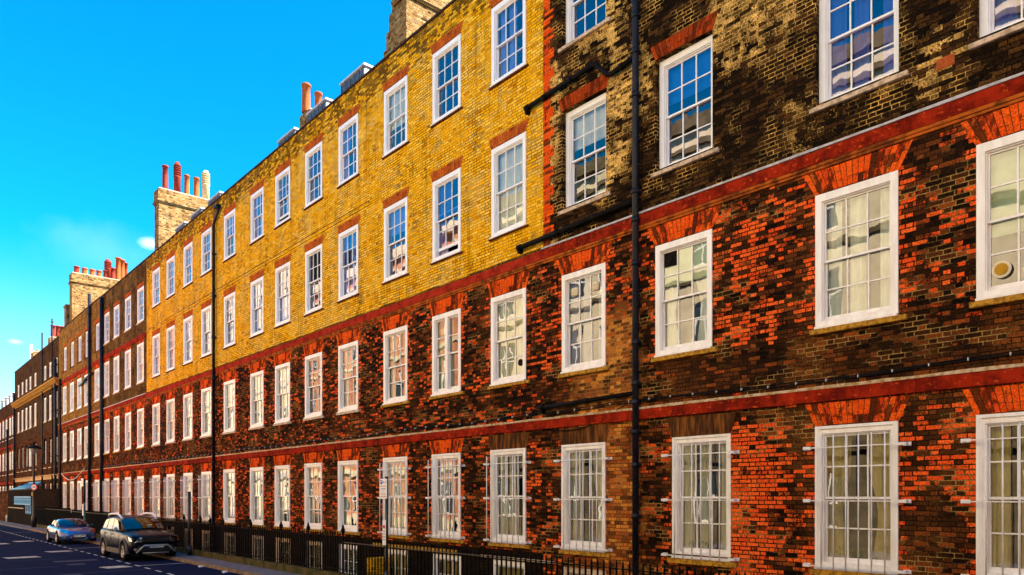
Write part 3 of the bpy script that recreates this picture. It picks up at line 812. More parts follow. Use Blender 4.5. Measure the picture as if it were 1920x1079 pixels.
# red quoin strip where the dark house meets the yellow one
bm = bmesh.new(); z = 7.97; k = 0
while z < PAR - .05:
    wq = .34 if (k // 3) % 2 else .22
    box(bm, D - .012, D + .01, yAB - wq, yAB - .004, z + .006, z + CH * 1.0 - .004); z += CH; k += 1
obj('brick_quoins', bm, M['gauged'], hA)
# cornice of the blackened house
bm = bmesh.new()
box(bm, D - .34, D + .01, yEF, yFG, 11.52, 11.66); box(bm, D - .26, D + .01, yEF, yFG, 11.42, 11.517); box(bm, D - .10, D + .01, yEF, yFG, 11.10, 11.22)
y = yEF + .05
while y < yFG - .2: box(bm, D - .24, D + .01, y, y + .2, 11.225, 11.417); y += .42
obj('dentil_cornice', bm, M['stonedent'], hF)
strip(hF, yEF, yFG, 3.75, 4.05, .06, M['stoneband'], 'stone_band', .01)
strip(hF, yEF, yFG, 4.053, 4.12, .16, M['stoneband'], 'stone_band')
strip(hG, yFG, yG1, 7.45, 7.65, .05, M['band'], 'string_course'); strip(hG, yFG, yG1, 3.6, 3.85, .05, M['band'], 'string_course')

# --- pipes on house A
yp = SY(1191.5, D - .11)
bm = bmesh.new()
X = D - .11; yt = SY(1183, D - .11)
pts = [(X, yp, -2.2), (X, yp, 11.9), (X, yp, 12.02), (X + .0, yp + .04, 12.16), (X, yt, 12.32), (X, yt + .01, 12.5), (X, yt + .01, PAR + .3)]
tube(bm, pts, .066, 14)
for z in (.3, 1.95, 2.95, 3.6, 4.18, 4.55, 5.35, 6.9, 7.75, 8.3, 10.2, 11.05, 11.75): tube(bm, [(X, yp, z), (X, yp, z + .10)], .083, 14); box(bm, X, D + .01, yp - .06, yp + .06, z + .02, z + .07)
for z in (12.6, 14.2): tube(bm, [(X, yt + .01, z), (X, yt + .01, z + .10)], .075, 14)
obj('drainpipe', bm, M['pipe'], hA)
def branch(pts, r=.05, collars=(), mat='pipe_g'):
    bm = bmesh.new(); tube(bm, pts, r, 12)
    for y, z in collars: tube(bm, [(D - .10, y - .05, z), (D - .10, y + .05, z)], r * 1.25, 12)
    a = Vector(pts[0]); tube(bm, [a + Vector((0, .02, 0)), a + Vector((0, -.10, 0))], r * 1.3, 12)
    box(bm, D - .12, D + .01, a.y - .05, a.y + .02, a.z - .12, a.z - .03)
    obj('waste_pipe', bm, M[mat], hA)
X = D - .10
ya = SY(986, X); yb = SY(1108, X); yc = SY(1138, X)
branch([(X, ya, 11.24), (X, yb, 11.34), (X, (yb * 2 + yc) / 3, 11.30), (X, yc, 10.98), (X, yc - .12, 10.93), (X, yp, 11.02)], .052, ((SY(1020, X), 11.26), (SY(1070, X), 11.31), (SY(1165, X), 10.97)))
branch([(X, SY(972, X), 8.12), (X, yp, 8.19)], .055, ((SY(1045, X), 8.145), (SY(1115, X), 8.17)))
branch([(X, SY(1014, X), 4.36), (X, yp, 4.42)], .045, ((SY(1100, X), 4.39),))
vpipe(hB, SY(400.5, D - .11), -2.2, 14.1, .065, top=[(D - .11, SY(400.5, D - .11) - .08, 14.25), (D - .11, SY(409, D - .11), 14.55), (D - .11, SY(410, D - .11), 14.75)])
bm = bmesh.new(); yh = SY(407, D - .11); box(bm, D - .20, D - .01, yh - .16, yh + .22, 14.72, 14.84); obj('rainwater_hopper', bm, M['pipe'], hB)
for h, px, z1, r in ((hD, 190.5, 15.0, .11), (hE, 167.5, 15.9, .10), (hE, 112.5, 11.4, .08), (hF, 104.0, 13.2, .10), (hF, 97.5, 16.6, .05), (hF, 79, 16.2, .06), (hG, 26.5, 12.7, .09), (hG, 13.5, 9.4, .09)):
    vpipe(h, SY(px, D - .13), -.5, z1, r, .13, 'pipe')
bm = bmesh.new()
for a, b, z in ((SY(160), SY(176), 10.35), (SY(152), SY(166), 10.1)): tube(bm, [(D - .12, a, z), (D - .12, b, z + .18)], .07, 10)
obj('waste_pipe', bm, M['pipe'], hE)

# cable clipped along the ground-floor string course
def cable(house, y0, y1, z, seed):
    rnd = random.Random(seed); bm = bmesh.new(); pts = []; n = int((y1 - y0) / .5)
    for i in range(n + 1): pts.append((D - .030 + rnd.uniform(-.008, .008), y0 + (y1 - y0) * i / n, z + .025 * math.sin(i * .55 + seed) + rnd.uniform(-.008, .008)))
    tube(bm, pts, .012, 6)
    tube(bm, [(p[0] + .008, p[1], p[2] + .035 + .012 * math.sin(i * .8)) for i, p in enumerate(pts)], .009, 6)
    nf = len(bm.faces)
    for i in range(1, n, 1):
        p = pts[i]; box(bm, D - .05, D - .002, p[1] - .006, p[1] + .006, p[2] - .008, p[2] + .035)
    bm.faces.ensure_lookup_table()
    for f in bm.faces[nf:]: f.material_index = 1
    obj('cable', bm, [M['cable'], M['clip']], house)
cable(hA, yA0, yAB, 4.24, 1); cable(hB, yAB, yBC, 4.23, 2); cable(hC, yBC, yCD, 4.23, 3); cable(hD, yCD, yDE, 4.24, 4)
bm = bmesh.new(); a, b = SY(985), SY(1180); n = 14
tube(bm, [(D - .04, a + (b - a) * i / n, 4.16 - .40 * math.sin(math.pi * i / n) + .1 * i / n) for i in range(n + 1)], .010, 6); obj('cable', bm, M['cable'], hA)
bm = bmesh.new(); a, b = SY(113), SY(160)
tube(bm, [(D - .05, a + (b - a) * i / n, 4.3 - .75 * math.sin(math.pi * i / n)) for i in range(n + 1)], .03, 6); obj('cable', bm, M['clip'], hE)
# terracotta air brick
bm = bmesh.new(); ya = SY(1773); box(bm, -.012, .01, -.115, .115, -.075, .075)
for r_ in range(5): box(bm, -.02, -.012, -.10, .10, -.06 + r_ * .027, -.048 + r_ * .027)
obj('air_brick', bm, M['terra'], hA, (D, ya, EYE + (930 - 117) / (1773 + 255.) * 15.25))

# --- roofs, dormers, chimneys
for h, a, b in ((hB, yAB, yBC), (hC, yBC, yCD)):
    bm = bmesh.new()
    quad(bm, (D + .55, a, 14.6), (D + .55, b, 14.6), (D + 2.3, b, 16.5), (D + 2.3, a, 16.5)); quad(bm, (D + 2.3, a, 16.5), (D + 2.3, b, 16.5), (D + 9, b, 16.5), (D + 9, a, 16.5))
    quad(bm, (D + .55, a, 14.6), (D + 2.3, a, 16.5), (D + 9, a, 16.5), (D + 9, a, 14.6)); quad(bm, (D + .55, b, 14.6), (D + 2.3, b, 16.5), (D + 9, b, 16.5), (D + 9, b, 14.6))
    obj('mansard_roof', bm, M['slate'], h)
XD = D + .8
def dormer(h, pl, pr, ztop):
    a, b = SY(pr, XD), SY(pl, XD)
    bm = bmesh.new(); box(bm, XD, XD + 1.6, a, b, 15.0, ztop); box(bm, XD - .06, XD + 1.7, a - .05, b + .05, ztop + .002, ztop + .07)
    d = obj('dormer', bm, M['leadwhite'], h)
    bm = bmesh.new(); n = 5
    box(bm, XD - .012, XD - .002, a + .02, b - .02, ztop - .42, ztop - .02); box(bm, XD - .03, XD - .013, a + .02, b - .02, ztop - .44, ztop - .40)
    for i in range(n + 1): yy = a + .03 + (b - a - .06) * i / n; box(bm, XD - .026, XD - .012, yy - .02, yy + .02, ztop - .40, ztop - .02)
    obj('dormer_cladding', bm, M['leadgrey'], d)
    bm = bmesh.new(); box(bm, XD - .02, XD - .002, a + .12, b - .12, ztop - .70, ztop - .50); obj('dormer_window', bm, M['cream'], d)
dormer(hB, 640, 684, 16.41); dormer(hB, 577, 612, 16.36); dormer(hB, 523, 553, 16.26)
dormer(hC, 391, 413, 16.26); dormer(hC, 359, 378, 16.26); dormer(hC, 330, 347, 16.26)
for pl, pr in ((23, 27), (16, 20), (9, 13), (2, 6)):
    a, b = SY(pr, D + .3), SY(pl, D + .3)
    bm = bmesh.new(); box(bm, D + .3, D + 1.6, a, b, 11.4, 13.1); box(bm, D + .22, D + 1.7, a - .08, b + .08, 13.1, 13.2); d = obj('dormer', bm, M['leadwhite'], hG)
    bm = bmesh.new(); box(bm, D + .28, D + .298, a + .2, b - .2, 12.1, 12.9); obj('dormer_window', bm, M['slate'], d)
bm = bmesh.new(); quad(bm, (D + .5, yFG, 11.6), (D + .5, yG1, 11.6), (D + 2.2, yG1, 13.3), (D + 2.2, yFG, 13.3)); quad(bm, (D + 2.2, yFG, 13.3), (D + 2.2, yG1, 13.3), (D + 9, yG1, 13.3), (D + 9, yFG, 13.3)); obj('mansard_roof', bm, M['slate'], hG)

def pot(par, x, y, z, h, r, mat, kind=0):
    bm = bmesh.new()
    if kind == 0: prof = [(r * 1.05, 0), (r, .04), (r * .94, h * .55), (r * .9, h - .10), (r * 1.08, h - .09), (r * 1.08, h - .02), (r * .98, h), (r * .8, h), (r * .8, h - .25)]
    else:
        prof = [(r, 0), (r * .96, h * .5), (r * 1.1, h * .52), (r * 1.1, h * .56)]
        q = h * .58
        while q < h * .86: prof += [(r * .75, q), (r * .75, q + .04), (r * 1.12, q + .05), (r * 1.12, q + .09)]; q += .12
        prof += [(r * .8, h * .93), (r * .6, h), (r * .4, h)]
    lathe(bm, prof, 18); return obj('chimney_pot', bm, M[mat], par, (x, y, z))
def chimney(h, x0, x1, y0, y1, z0, top, shoulder=None):
    bm = bmesh.new()
    box(bm, x0, x1, y0, y1, z0, top - .75)
    for k, (a, o) in enumerate(((.75, .05), (.68, .09), (.61, .06), (.54, .03))):
        box(bm, x0 - o, x1 + o, y0 - o, y1 + o, top - a + .001, top - a + .07)
    box(bm, x0 - .03, x1 + .03, y0 - .03, y1 + .03, top - .469, top)
    if shoulder:
        for k in range(6): box(bm, x0 + .05 + k * .013, x1 - k * .01, y1 - .01 - k * .003, y1 + .9 - k * .14, z0 + k * .002, z0 + 1.3 + k * .5)
    c = obj('chimney', bm, M['chim'], h)
    bm = bmesh.new(); box(bm, x0 + .02, x1 - .02, y0 + .02, y1 - .02, top + .001, top + .09); bevel(bm, .03); obj('flaunching', bm, M['cap'], c)
    return c
def at(px, Yp):     # X on the plane Y = Yp at that bearing
    t = (px - 960) / 1395.0       # Xc/z ; X cs - Y sn = t (Y cs + X sn)
    return Yp * (SN + t * CS) / (CS - t * SN)
# middle-left stack with five tall pots
xF = D + .45
y2 = SY(297.5, xF)
c = chimney(hC, xF, xF + 3.4, y2, y2 + .75, 14.2, 18.95)
for px, hh, r, mt, kd in ((310, 1.42, .155, 'pot_r', 0), (332.5, 1.78, .18, 'pot_r', 1), (350.5, 1.22, .14, 'pot_o', 0), (368.5, 1.22, .15, 'pot_o', 0), (386, 1.75, .20, 'pot_b', 1)):
    pot(c, at(px, y2 + .35), y2 + .37, 18.98, hh, r, mt, kd)
y3 = SY(135, xF)
c = chimney(hE, xF, xF + 5.4, y3, y3 + .9, 14.2, 19.4)
for px, hh, r, mt, kd in ((144, .62, .20, 'pot_r', 0), (159, .6, .2, 'pot_o', 0), (173, .6, .2, 'pot_o', 0), (186, .6, .2, 'pot_o', 0), (199, .7, .2, 'pot_r', 0), (202.5, 1.6, .24, 'pot_r', 1), (212, 1.0, .2, 'pot_r', 0), (222, 1.9, .2, 'pot_o', 0), (229.5, 1.8, .2, 'pot_o', 0), (236, 1.6, .16, 'pot_r', 0)):
    pot(c, at(px, y3 + .4), y3 + .45, 19.43, hh, r, mt, kd)
bm = bmesh.new(); box(bm, xF - .2, xF + .5, y3 + 1.0, y3 + 1.8, 14.2, 17.0); box(bm, xF - .25, xF + .55, y3 + .95, y3 + 1.85, 17.0, 17.15); obj('chimney', bm, M['chim'], hF)
y1 = SY(762, xF)
c = chimney(hB, xF, xF + 3.6, y1, y1 + .62, 14.2, 17.75, True)
for k, px in enumerate((800, 823, 848)): pot(c, at(px, y1 + .3), y1 + .31, 17.78, .9, .16, 'pot_o')
yq = SY(581, D + 1.5); c = chimney(hB, D + 1.5, D + 2.6, yq, yq + .8, 15.0, 17.35)
pot(c, at(574, yq + .4), yq + .4, 17.38, 1.10, .17, 'pot_o'); pot(c, at(597, yq + .4), yq + .4, 17.38, .95, .15, 'pot_o')
y5 = SY(94, D + .8); c = chimney(hF, D + .8, D + 3.2, y5, y5 + .8, 14, 16.3)
for px, mt in ((99.5, 'pot_r'), (109, 'pot_r'), (117, 'pot_r')): pot(c, at(px, y5 + .4), y5 + .4, 16.3, 1.15, .2, mt)
y6 = SY(62.5, D + .8); c = chimney(hF, D + .8, D + 3.0, y6, y6 + 1.2, 14, 16.3)
pot(c, at(70, y6 + .6), y6 + .6, 16.3, .25, .2, 'pot_o')
bm = bmesh.new(); ym = SY(58.5, D + 2); tube(bm, [(D + 2, ym, 13.8), (D + 2, ym, 18.6)], .14, 8); obj('flue_pipe', bm, M['signw'], hF)
# small bracket by the big chimney
bm = bmesh.new(); yk = SY(739, D + .6)
for a, b in (((0, 0, 0), (0, .0, .35)), ((0, 0, .35), (0, .25, .35)), ((0, .25, .35), (0, .25, .0)), ((0, .25, 0), (0, 0, 0))): tube(bm, [a, b], .02, 6)
tube(bm, [(0, -.4, -.4), (0, 0, .3)], .02, 6); obj('aerial_bracket', bm, M['bar'], hB, (D + .6, yk, 15.4))

# ------------------------------------------------------------------ ground
def sheet(name, x0, x1, y0, y1, z, mat):
    bm = bmesh.new(); quad(bm, (x0, y0, z), (x1, y0, z), (x1, y1, z), (x0, y1, z)); return struct(obj(name, bm, mat))
sheet('ground', -900, 900, -900, 900, -2.6, M['asphalt'])
KX = 8.68; PX = 9.60
bm = bmesh.new(); box(bm, -2.2, KX + .02, -40, 140, -.3, 0); struct(obj('road', bm, M['asphalt']))
bm = bmesh.new(); box(bm, KX + .14, PX, -45, 120, -.3, .10); struct(obj('pavement', bm, M['pave']))
bm = bmesh.new(); y = -12
rnd = random.Random(5)
while y < 60:
    box(bm, KX + rnd.uniform(-.004, .004), KX + .139, y, y + .905, -.2, .10 + rnd.uniform(-.003, .003)); y += .915
bevel(bm, .012, 2)
struct(obj('kerb', bm, M['kerb']))
# the far kerb swings gently out into the road
bm = bmesh.new(); prev = None
for i in range(25):
    y = 60 + i * 2.5; k = KX - .9 * (max(0, i - 0) / 14.0) ** 1.5 if i < 15 else KX - 1.0
    ring = [bm.verts.new(p) for p in ((k, y, -.1), (k, y, .104), (KX + .5, y, .104), (KX + .5, y, -.1))]
    if prev:
        for q in range(4): bm.faces.new((prev[q], prev[(q + 1) % 4], ring[(q + 1) % 4], ring[q]))
    prev = ring
struct(obj('kerb_build_out', bm, M['pave']))
bm = bmesh.new(); box(bm, -4.5, -2.21, -40, 140, -.3, .12); struct(obj('pavement', bm, M['pave']))
sheet('basement_area_floor', PX, D + .3, yA0, 120, -2.2, M['pave'])
# road markings, then pale patches of painted window light
bm = bmesh.new(); y = 3.0
while y < 84:
    quad(bm, (7.03, y, .004), (7.11, y, .004), (7.11, y + .58, .004), (7.03, y + .58, .004)); y += 1.22
for y in (27.6, 38.6, 45.2, 58): quad(bm, (7.11, y, .004), (KX - .02, y, .004), (KX - .02, y + .08, .004), (7.11, y + .08, .004))
struct(obj('bay_marking', bm, M['paint']))
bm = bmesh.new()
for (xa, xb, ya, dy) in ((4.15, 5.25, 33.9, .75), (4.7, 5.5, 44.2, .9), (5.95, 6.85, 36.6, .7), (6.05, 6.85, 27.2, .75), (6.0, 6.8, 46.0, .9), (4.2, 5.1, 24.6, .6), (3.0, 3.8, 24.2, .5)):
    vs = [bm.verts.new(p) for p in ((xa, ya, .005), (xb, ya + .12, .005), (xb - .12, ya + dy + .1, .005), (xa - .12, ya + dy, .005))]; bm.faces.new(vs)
struct(obj('road_light_patch', bm, M['light_patch']))  # patches of window-reflected sunlight, painted flat on the road
bm = bmesh.new()
for x0_, x1_, y0_, y1_ in ((3.2, 5.0, 25.4, 26.0), (5.2, 6.6, 31.0, 31.6)): quad(bm, (x0_, y0_, .002), (x1_, y0_, .002), (x1_, y1_, .002), (x0_, y1_, .002))
lathe(bm, [(.30, .001), (.30, .006), (.26, .006)], 20, c=(5.6, 29.6, 0))
for y, xa, xb in ((32.6, 3.4, 5.5), (36.0, 4.6, 7.0), (26.1, 4.6, 7.0), (29.0, 3.0, 5.0), (22.6, 3, 5.4)):
    quad(bm, (xa, y, .003), (xb, y + .1, .003), (xb, y + .17, .003), (xa, y + .07, .003))
struct(obj('road_seam', bm, M['tar']))

# ------------------------------------------------------------------ railings
def m_bar(h):
    def f():
        bm = bmesh.new(); s = .0135
        box(bm, -s, s, -s, s, 0, h)
        pr = [(.010, h), (.022, h + .02), (.013, h + .05), (.018, h + .07), (.001, h + .13)]
        lathe(bm, pr, 6); return mesh(bm, 'railing_bar', M['rail'])
    return cached(('rb', round(h, 2)), f)
def m_post(h):
    def f():
        bm = bmesh.new(); box(bm, -.02, .02, -.02, .02, 0, h)
        lathe(bm, [(.02, h), (.045, h + .02), (.03, h + .05), (.06, h + .10), (.055, h + .16), (.03, h + .20), (.035, h + .22), (.005, h + .30)], 10)
        return mesh(bm, 'railing_post', M['rail'])
    return cached(('rp', round(h, 2)), f)
RX = 9.72
def railing(y0, y1, zr, label, posts=(), lower=True, topmat='rail'):
    t = empty('area_railing', (RX, (y0 + y1) / 2, .32), label, 'railing', 'black railings round the basement areas')
    z0 = .31
    n = int((y1 - y0) / .145)
    for i in range(n):
        y = y0 + .07 + i * .145
        place(m_bar(zr - z0), 'railing_bar', (RX, y, z0), t)
    bm = bmesh.new(); box(bm, RX - .022, RX + .022, y0, y1 - .01, zr - .03, zr - .012); obj('top_rail', bm, M[topmat], t)
    bm = bmesh.new(); box(bm, RX - .018, RX + .018, y0, y1 - .01, z0 + .10, z0 + .115); obj('bottom_rail', bm, M['rail'], t)
    for y in posts: place(m_post(zr - z0 + .02), 'railing_post', (RX, y, z0), t)
SR = lambda q: SY(q, RX)
railing(3.0, 12.0, 1.17, 'black railing in front of the barred windows of the dark house, by the thick downpipe')
railing(12.0, SR(645), 1.17, 'black railing behind the white parking sign, just right of the finial posts', topmat='rail_t')
railing(SR(645), 25.2, 1.32, 'black railing with urn finial posts, nearest the white sign', (SR(643), SR(578), SR(527)))
railing(25.2, SR(392), 1.32, 'black railing with urn finial posts, ending below the long black downpipe', (SR(470), SR(418), SR(394)))
railing(SR(392), 43.0, 1.36, 'black railing just behind the dark parked car and the bare post', (SR(376), SR(345)))
railing(43.0, 53.0, 1.45, 'black railing seen over the roof of the silver blue car', topmat='rail_t')
railing(53.0, 61.5, 1.50, 'black railing between the silver blue car and the street lamp', topmat='rail_t')
railing(61.5, 66.5, 1.45, 'short black railing beside the street lamp, in front of the lilac windows')
bm = bmesh.new(); y = 0.0; rnd = random.Random(9)
while y < 66:
    L = 1.35 + rnd.uniform(-.2, .2); box(bm, PX + .003 + rnd.uniform(0, .006), PX + .26, y, min(y + L - .006, 66.4), -2.2, .31 + rnd.uniform(-.008, .006)); y += L
bevel(bm, .010, 2)
o = obj('stone_plinth', bm, M['plinth']); tag(o, 'low mossy stone plinth carrying the black railings along the pavement', 'low wall')
# yellow and red painted vault pier in the area
bm = bmesh.new(); ya, yb = SY(700, 10.9), SY(688, 10.9); box(bm, 10.9, D - .02, min(ya, yb), max(ya, yb), -2.2, .62); o = obj('vault_pier', bm, M['up_b']); tag(o, 'yellow brick pier in the basement area behind the white parking sign', 'brick pier')
bm = bmesh.new(); ya = SY(1040); yb = SY(905); box(bm, D - .05, D + .01, ya, yb, .90, .95); obj('basement_ledge', bm, M['sill_c'], hA)
bm = bmesh.new(); ya = SY(858); yb = SY(700); box(bm, D - .05, D + .01, ya, yb, .90, 1.0); obj('basement_ledge', bm, M['sill'], hB)

# ------------------------------------------------------------------ street furniture
def signtext(par, s, size, mat, loc, name='lettering'):
    bm = text_bm(s, size, .001)
    # face along -X : text x -> -Y (reads left to right for someone in the road), text y -> Z
    bmesh.ops.transform(bm, matrix=Matrix(((0, 0, -1, 0), (-1, 0, 0, 0), (0, 1, 0, 0), (0, 0, 0, 1))), verts=bm.verts)
    return obj(name, bm, mat, par, loc)
Xs = 9.42
ys = SY(725, Xs)
t = empty('sign_post', (Xs, ys, .1), 'black post with white parking sign and narrow notice, in front of a barred window', 'sign post', 'posts along the pavement')
bm = bmesh.new(); tube(bm, [(0, 0, 0), (0, 0, 2.72)], .038, 14); tube(bm, [(0, 0, 2.72), (0, 0, 2.76)], .044, 14); tube(bm, [(0, 0, 0), (0, 0, .5)], .05, 14); obj('post', bm, M['black'], t, (Xs, ys, .1))
bm = bmesh.new(); box(bm, -.006, .006, -.16, .16, -.24, .24); bevel(bm, .004, 1)
zs = 2.40 + (930 - 917) / (725 + 255.) * Xs / CS
ysg = ys + .06
p = obj('sign_plate', bm, M['signw'], t, (Xs - .052, ysg, zs))
bm = bmesh.new(); box(bm, -.002, 0, -.045, .045, -.05, .05); q = obj('parking_panel', bm, M['signb'], p, (Xs - .059, ysg + .09, zs + .16))
signtext(p, 'P', .09, M['signw'], (Xs - .063, ysg + .09, zs + .16))
signtext(p, 'Mon - Fri', .045, M['signb'], (Xs - .060, ysg - .05, zs + .16))
for k, (s, mt) in enumerate((('8.30 am - 6.30 pm', 'signr'), ('Permit holders', 'signb'), ('or', 'signb'), ('Pay at machine', 'signr'), ('Max stay 2 hours', 'signr'))):
    signtext(p, s, .036, M[mt], (Xs - .060, ysg, zs + .06 - k * .06))
bm = bmesh.new(); box(bm, -.005, .005, -.075, .075, -.30, .30); bevel(bm, .003, 1)
zn = 2.40 + (930 - 999) / (725 + 255.) * Xs / CS
p = obj('notice_plate', bm, M['signw'], t, (Xs - .050, ys + .03, zn))
bm = bmesh.new(); box(bm, -.002, 0, -.055, .055, -.04, .04); obj('notice_panel', bm, M['signr'], p, (Xs - .056, ys + .03, zn + .14))
for k in range(4): signtext(p, ('Pay by', 'phone', 'location', '8062')[k], .035, M['signr'] if k < 2 else M['signk'], (Xs - .057, ys + .03, zn + .04 - k * .07))
# bare post
y2p = SY(355, 9.50); o = None
bm = bmesh.new(); tube(bm, [(0, 0, 0), (0, 0, 2.42)], .055, 14); tube(bm, [(0, 0, 0), (0, 0, .35)], .072, 14)
for z in (.35, 2.42): tube(bm, [(0, 0, z), (0, 0, z + .04)], .064, 14)
o = obj('bare_post', bm, M['black'], None, (9.50, y2p, .1)); tag(o, 'plain black post without any sign, just right of the dark car', 'post', 'posts along the pavement')
y3p = SY(158.5, 9.3)
t = empty('sign_post', (9.3, y3p, .1), 'thin post with two small white plates rising behind the silver blue car', 'sign post', 'posts along the pavement')
bm = bmesh.new(); tube(bm, [(0, 0, 0), (0, 0, 1.9)], .05, 12); obj('post', bm, M['green'], t, (9.3, y3p, .1))
bm = bmesh.new(); tube(bm, [(0, 0, 1.901), (0, 0, 3.25)], .055, 12); obj('post', bm, M['pipe'], t, (9.3, y3p, .1))
bm = bmesh.new(); box(bm, -.01, .01, -.26, .26, -.22, .22); bevel(bm, .004, 1); p = obj('sign_plate', bm, M['signw'], t, (9.22, y3p + .16, 3.15))
signtext(p, 'P', .16, M['signb'], (9.205, y3p + .26, 3.24)); signtext(p, 'Mon - Fri', .07, M['signb'], (9.205, y3p + .1, 3.08))
bm = bmesh.new(); box(bm, -.01, .01, -.14, .14, -.32, .32); bevel(bm, .004, 1); p = obj('notice_plate', bm, M['signw'], t, (9.22, y3p, 1.62))
signtext(p, 'Pay', .09, M['signr'], (9.205, y3p, 1.78))
# street lamp with speed roundel
Xl = 9.3; yl = SY(63.5, Xl)
t = empty('street_lamp', (Xl, yl, .1), 'black street lamp with a glass lantern and a round 20 speed sign', 'street lamp')
bm = bmesh.new(); lathe(bm, [(.17, 0), (.17, .75), (.13, .85), (.10, .95), (.08, 2.6), (.065, 5.0), (.09, 5.05), (.05, 5.1), (.05, 5.35)], 16); obj('post', bm, M['black'], t, (Xl, yl, .1))
bm = bmesh.new(); lathe(bm, [(.10, 5.30), (.20, 5.5), (.26, 5.72), (.26, 5.76)], 12); ln = obj('lantern_glass', bm, plain('frosted_lantern_glass', (.22, .20, .22), .3), t, (Xl, yl, .1))
bm = bmesh.new(); lathe(bm, [(.52, 5.72), (.50, 5.78), (.30, 5.92), (.10, 6.02), (.05, 6.12), (.02, 6.2)], 16); obj('lantern_cap', bm, M['rubber'], t, (Xl, yl, .1))
zr = 2.4 + (930 - 913.8) / (63.5 + 255.) * Xl / CS
def facing_cam(bm): bmesh.ops.transform(bm, matrix=Matrix.Rotation(R(-52), 4, 'Z'), verts=bm.verts)
bm = bmesh.new(); tube(bm, [(-.01, 0, 0), (.01, 0, 0)], .23, 28); bmesh.ops.transform(bm, matrix=Matrix.Rotation(R(48), 4, 'Z'), verts=bm.verts)
p = obj('speed_sign', bm, M['signr'], t, (Xl - .02, yl - .14, zr))
bm = bmesh.new(); tube(bm, [(-.016, 0, 0), (-.011, 0, 0)], .165, 28); bmesh.ops.transform(bm, matrix=Matrix.Rotation(R(48), 4, 'Z'), verts=bm.verts)
obj('sign_face', bm, M['signw'], p, (Xl - .02, yl - .14, zr))
bm = text_bm('20', .23, .002); bmesh.ops.transform(bm, matrix=Matrix.Rotation(R(48), 4, 'Z') @ Matrix(((0, 0, -1, -.02), (-1, 0, 0, 0), (0, 1, 0, 0), (0, 0, 0, 1))), verts=bm.verts)
obj('lettering', bm, M['signk'], p, (Xl - .02, yl - .14, zr))
bm = bmesh.new(); box(bm, -.02, 0, -.09, .09, -.13, .13); obj('notice_plate', bm, M['yel'], t, (Xl - .10, yl, zr - .50))

# ------------------------------------------------------------------ low hut with blue windows at far left
XH = 9.62; a, b = SY(61, XH), SY(14.5, XH)
t = empty('brick_hut', (XH, (a + b) / 2, .1), 'low blackened brick hut with sky blue framed windows, left of the street lamp', 'hut')
wy0, wy1 = SY(57.5, XH), SY(27, XH)
hz0, hz1 = 1.70, 2.33
wall_part(t, a, b, .05, 2.85, [(wy0, wy1, hz0, hz1)], M['coal'], X=XH, deep=.15)
bm = bmesh.new(); box(bm, XH + .004, D - .01, a, a + .25, .05, 2.84); box(bm, XH + .004, D - .01, b - .25, b, .05, 2.84); box(bm, XH - .05, D - .01, a - .02, b + .02, 2.852, 2.93); box(bm, D - .05, D - .02, a + .25, b - .25, .05, 2.8); obj('roof', bm, M['coping'], t)
bm = bmesh.new()
box(bm, XH - .02, XH + .06, wy0, wy1, hz1 - .08, hz1 + .02); box(bm, XH - .02, XH + .06, wy0, wy1, hz0 - .02, hz0 + .07)
n = 12
for i in range(n + 1):
    y = wy0 + (wy1 - wy0) * i / n; box(bm, XH - .015, XH + .055, y - .07, y + .07, hz0 + .07, hz1 - .08)
box(bm, XH - .012, XH + .05, wy0, wy1, 2.08, 2.12)
wn = obj('window', bm, M['bluep'], t)
bm = bmesh.new(); quad(bm, (XH + .03, wy0, hz0), (XH + .03, wy1, hz0), (XH + .03, wy1, hz1), (XH + .03, wy0, hz1)); obj('glass', bm, M['glass'], wn)
bm = bmesh.new(); yy0, yy1 = SY(57.5, XH - .03), SY(48.5, XH - .03)
for i in range(4): y = yy0 + (yy1 - yy0) * i / 3; box(bm, XH - .04, XH - .003, y - .10, y + .10, .98, hz0 - .03)
box(bm, XH - .035, XH - .004, yy0, yy1, 1.1, 1.18); obj('gate_slats', bm, M['bluep'], t)
bm = bmesh.new(); box(bm, XH - .06, XH - .003, SY(45, XH), SY(17, XH), 1.36, 1.42); obj('ledge', bm, M['sill_c'], t)
# glazed blue canopy above
y0, y1 = SY(55, 10.4), SY(27, 10.4)
t2 = empty('glazed_canopy', (10.4, (y0 + y1) / 2, 2.94), 'sky blue glazed canopy on the roof of the low blackened hut', 'canopy')
bm = bmesh.new(); quad(bm, (10.2, y0, 2.95), (10.2, y1, 2.95), (D - .05, y1 - 1, 3.5), (D - .05, y0 + 1, 3.5)); quad(bm, (10.2, y0, 2.95), (D - .05, y0, 2.95), (D - .05, y0 + 1, 3.5), (10.2, y0, 2.951)); obj('glass', bm, M['glass'], t2)
bm = bmesh.new()
for i in range(7): y = y0 + (y1 - y0) * i / 6; tube(bm, [(10.2, y, 2.97), (D - .05, y * .85 + .15 * (y0 + y1) / 2, 3.52)], .06, 6)
tube(bm, [(10.2, y0, 2.98), (10.2, y1, 2.98)], .08, 6); tube(bm, [(D - .1, y0 + 1, 3.55), (D - .1, y1 - 1, 3.55)], .08, 6); obj('canopy_frame', bm, M['bluep'], t2)
# boundary wall left of the hut
bm = bmesh.new(); box(bm, XH + .1, XH + .5, b + .01, 118, .05, 2.75); box(bm, XH + .05, XH + .55, b + .01, 118, 2.752, 2.83)
o = obj('brick_wall', bm, M['low_e']); tag(o, 'brown brick boundary wall running off the left edge, beside the blackened hut', 'wall')
bm = bmesh.new(); tube(bm, [(0, 0, 0), (0, 0, .55)], .07, 8); lathe(bm, [(.07, .55), (.05, .6), (.01, .64)], 8); o = obj('bollard', bm, M['paint'], None, (9.45, SY(12.5, 9.45), .1)); tag(o, 'short pale bollard at the foot of the brown boundary wall', 'bollard')
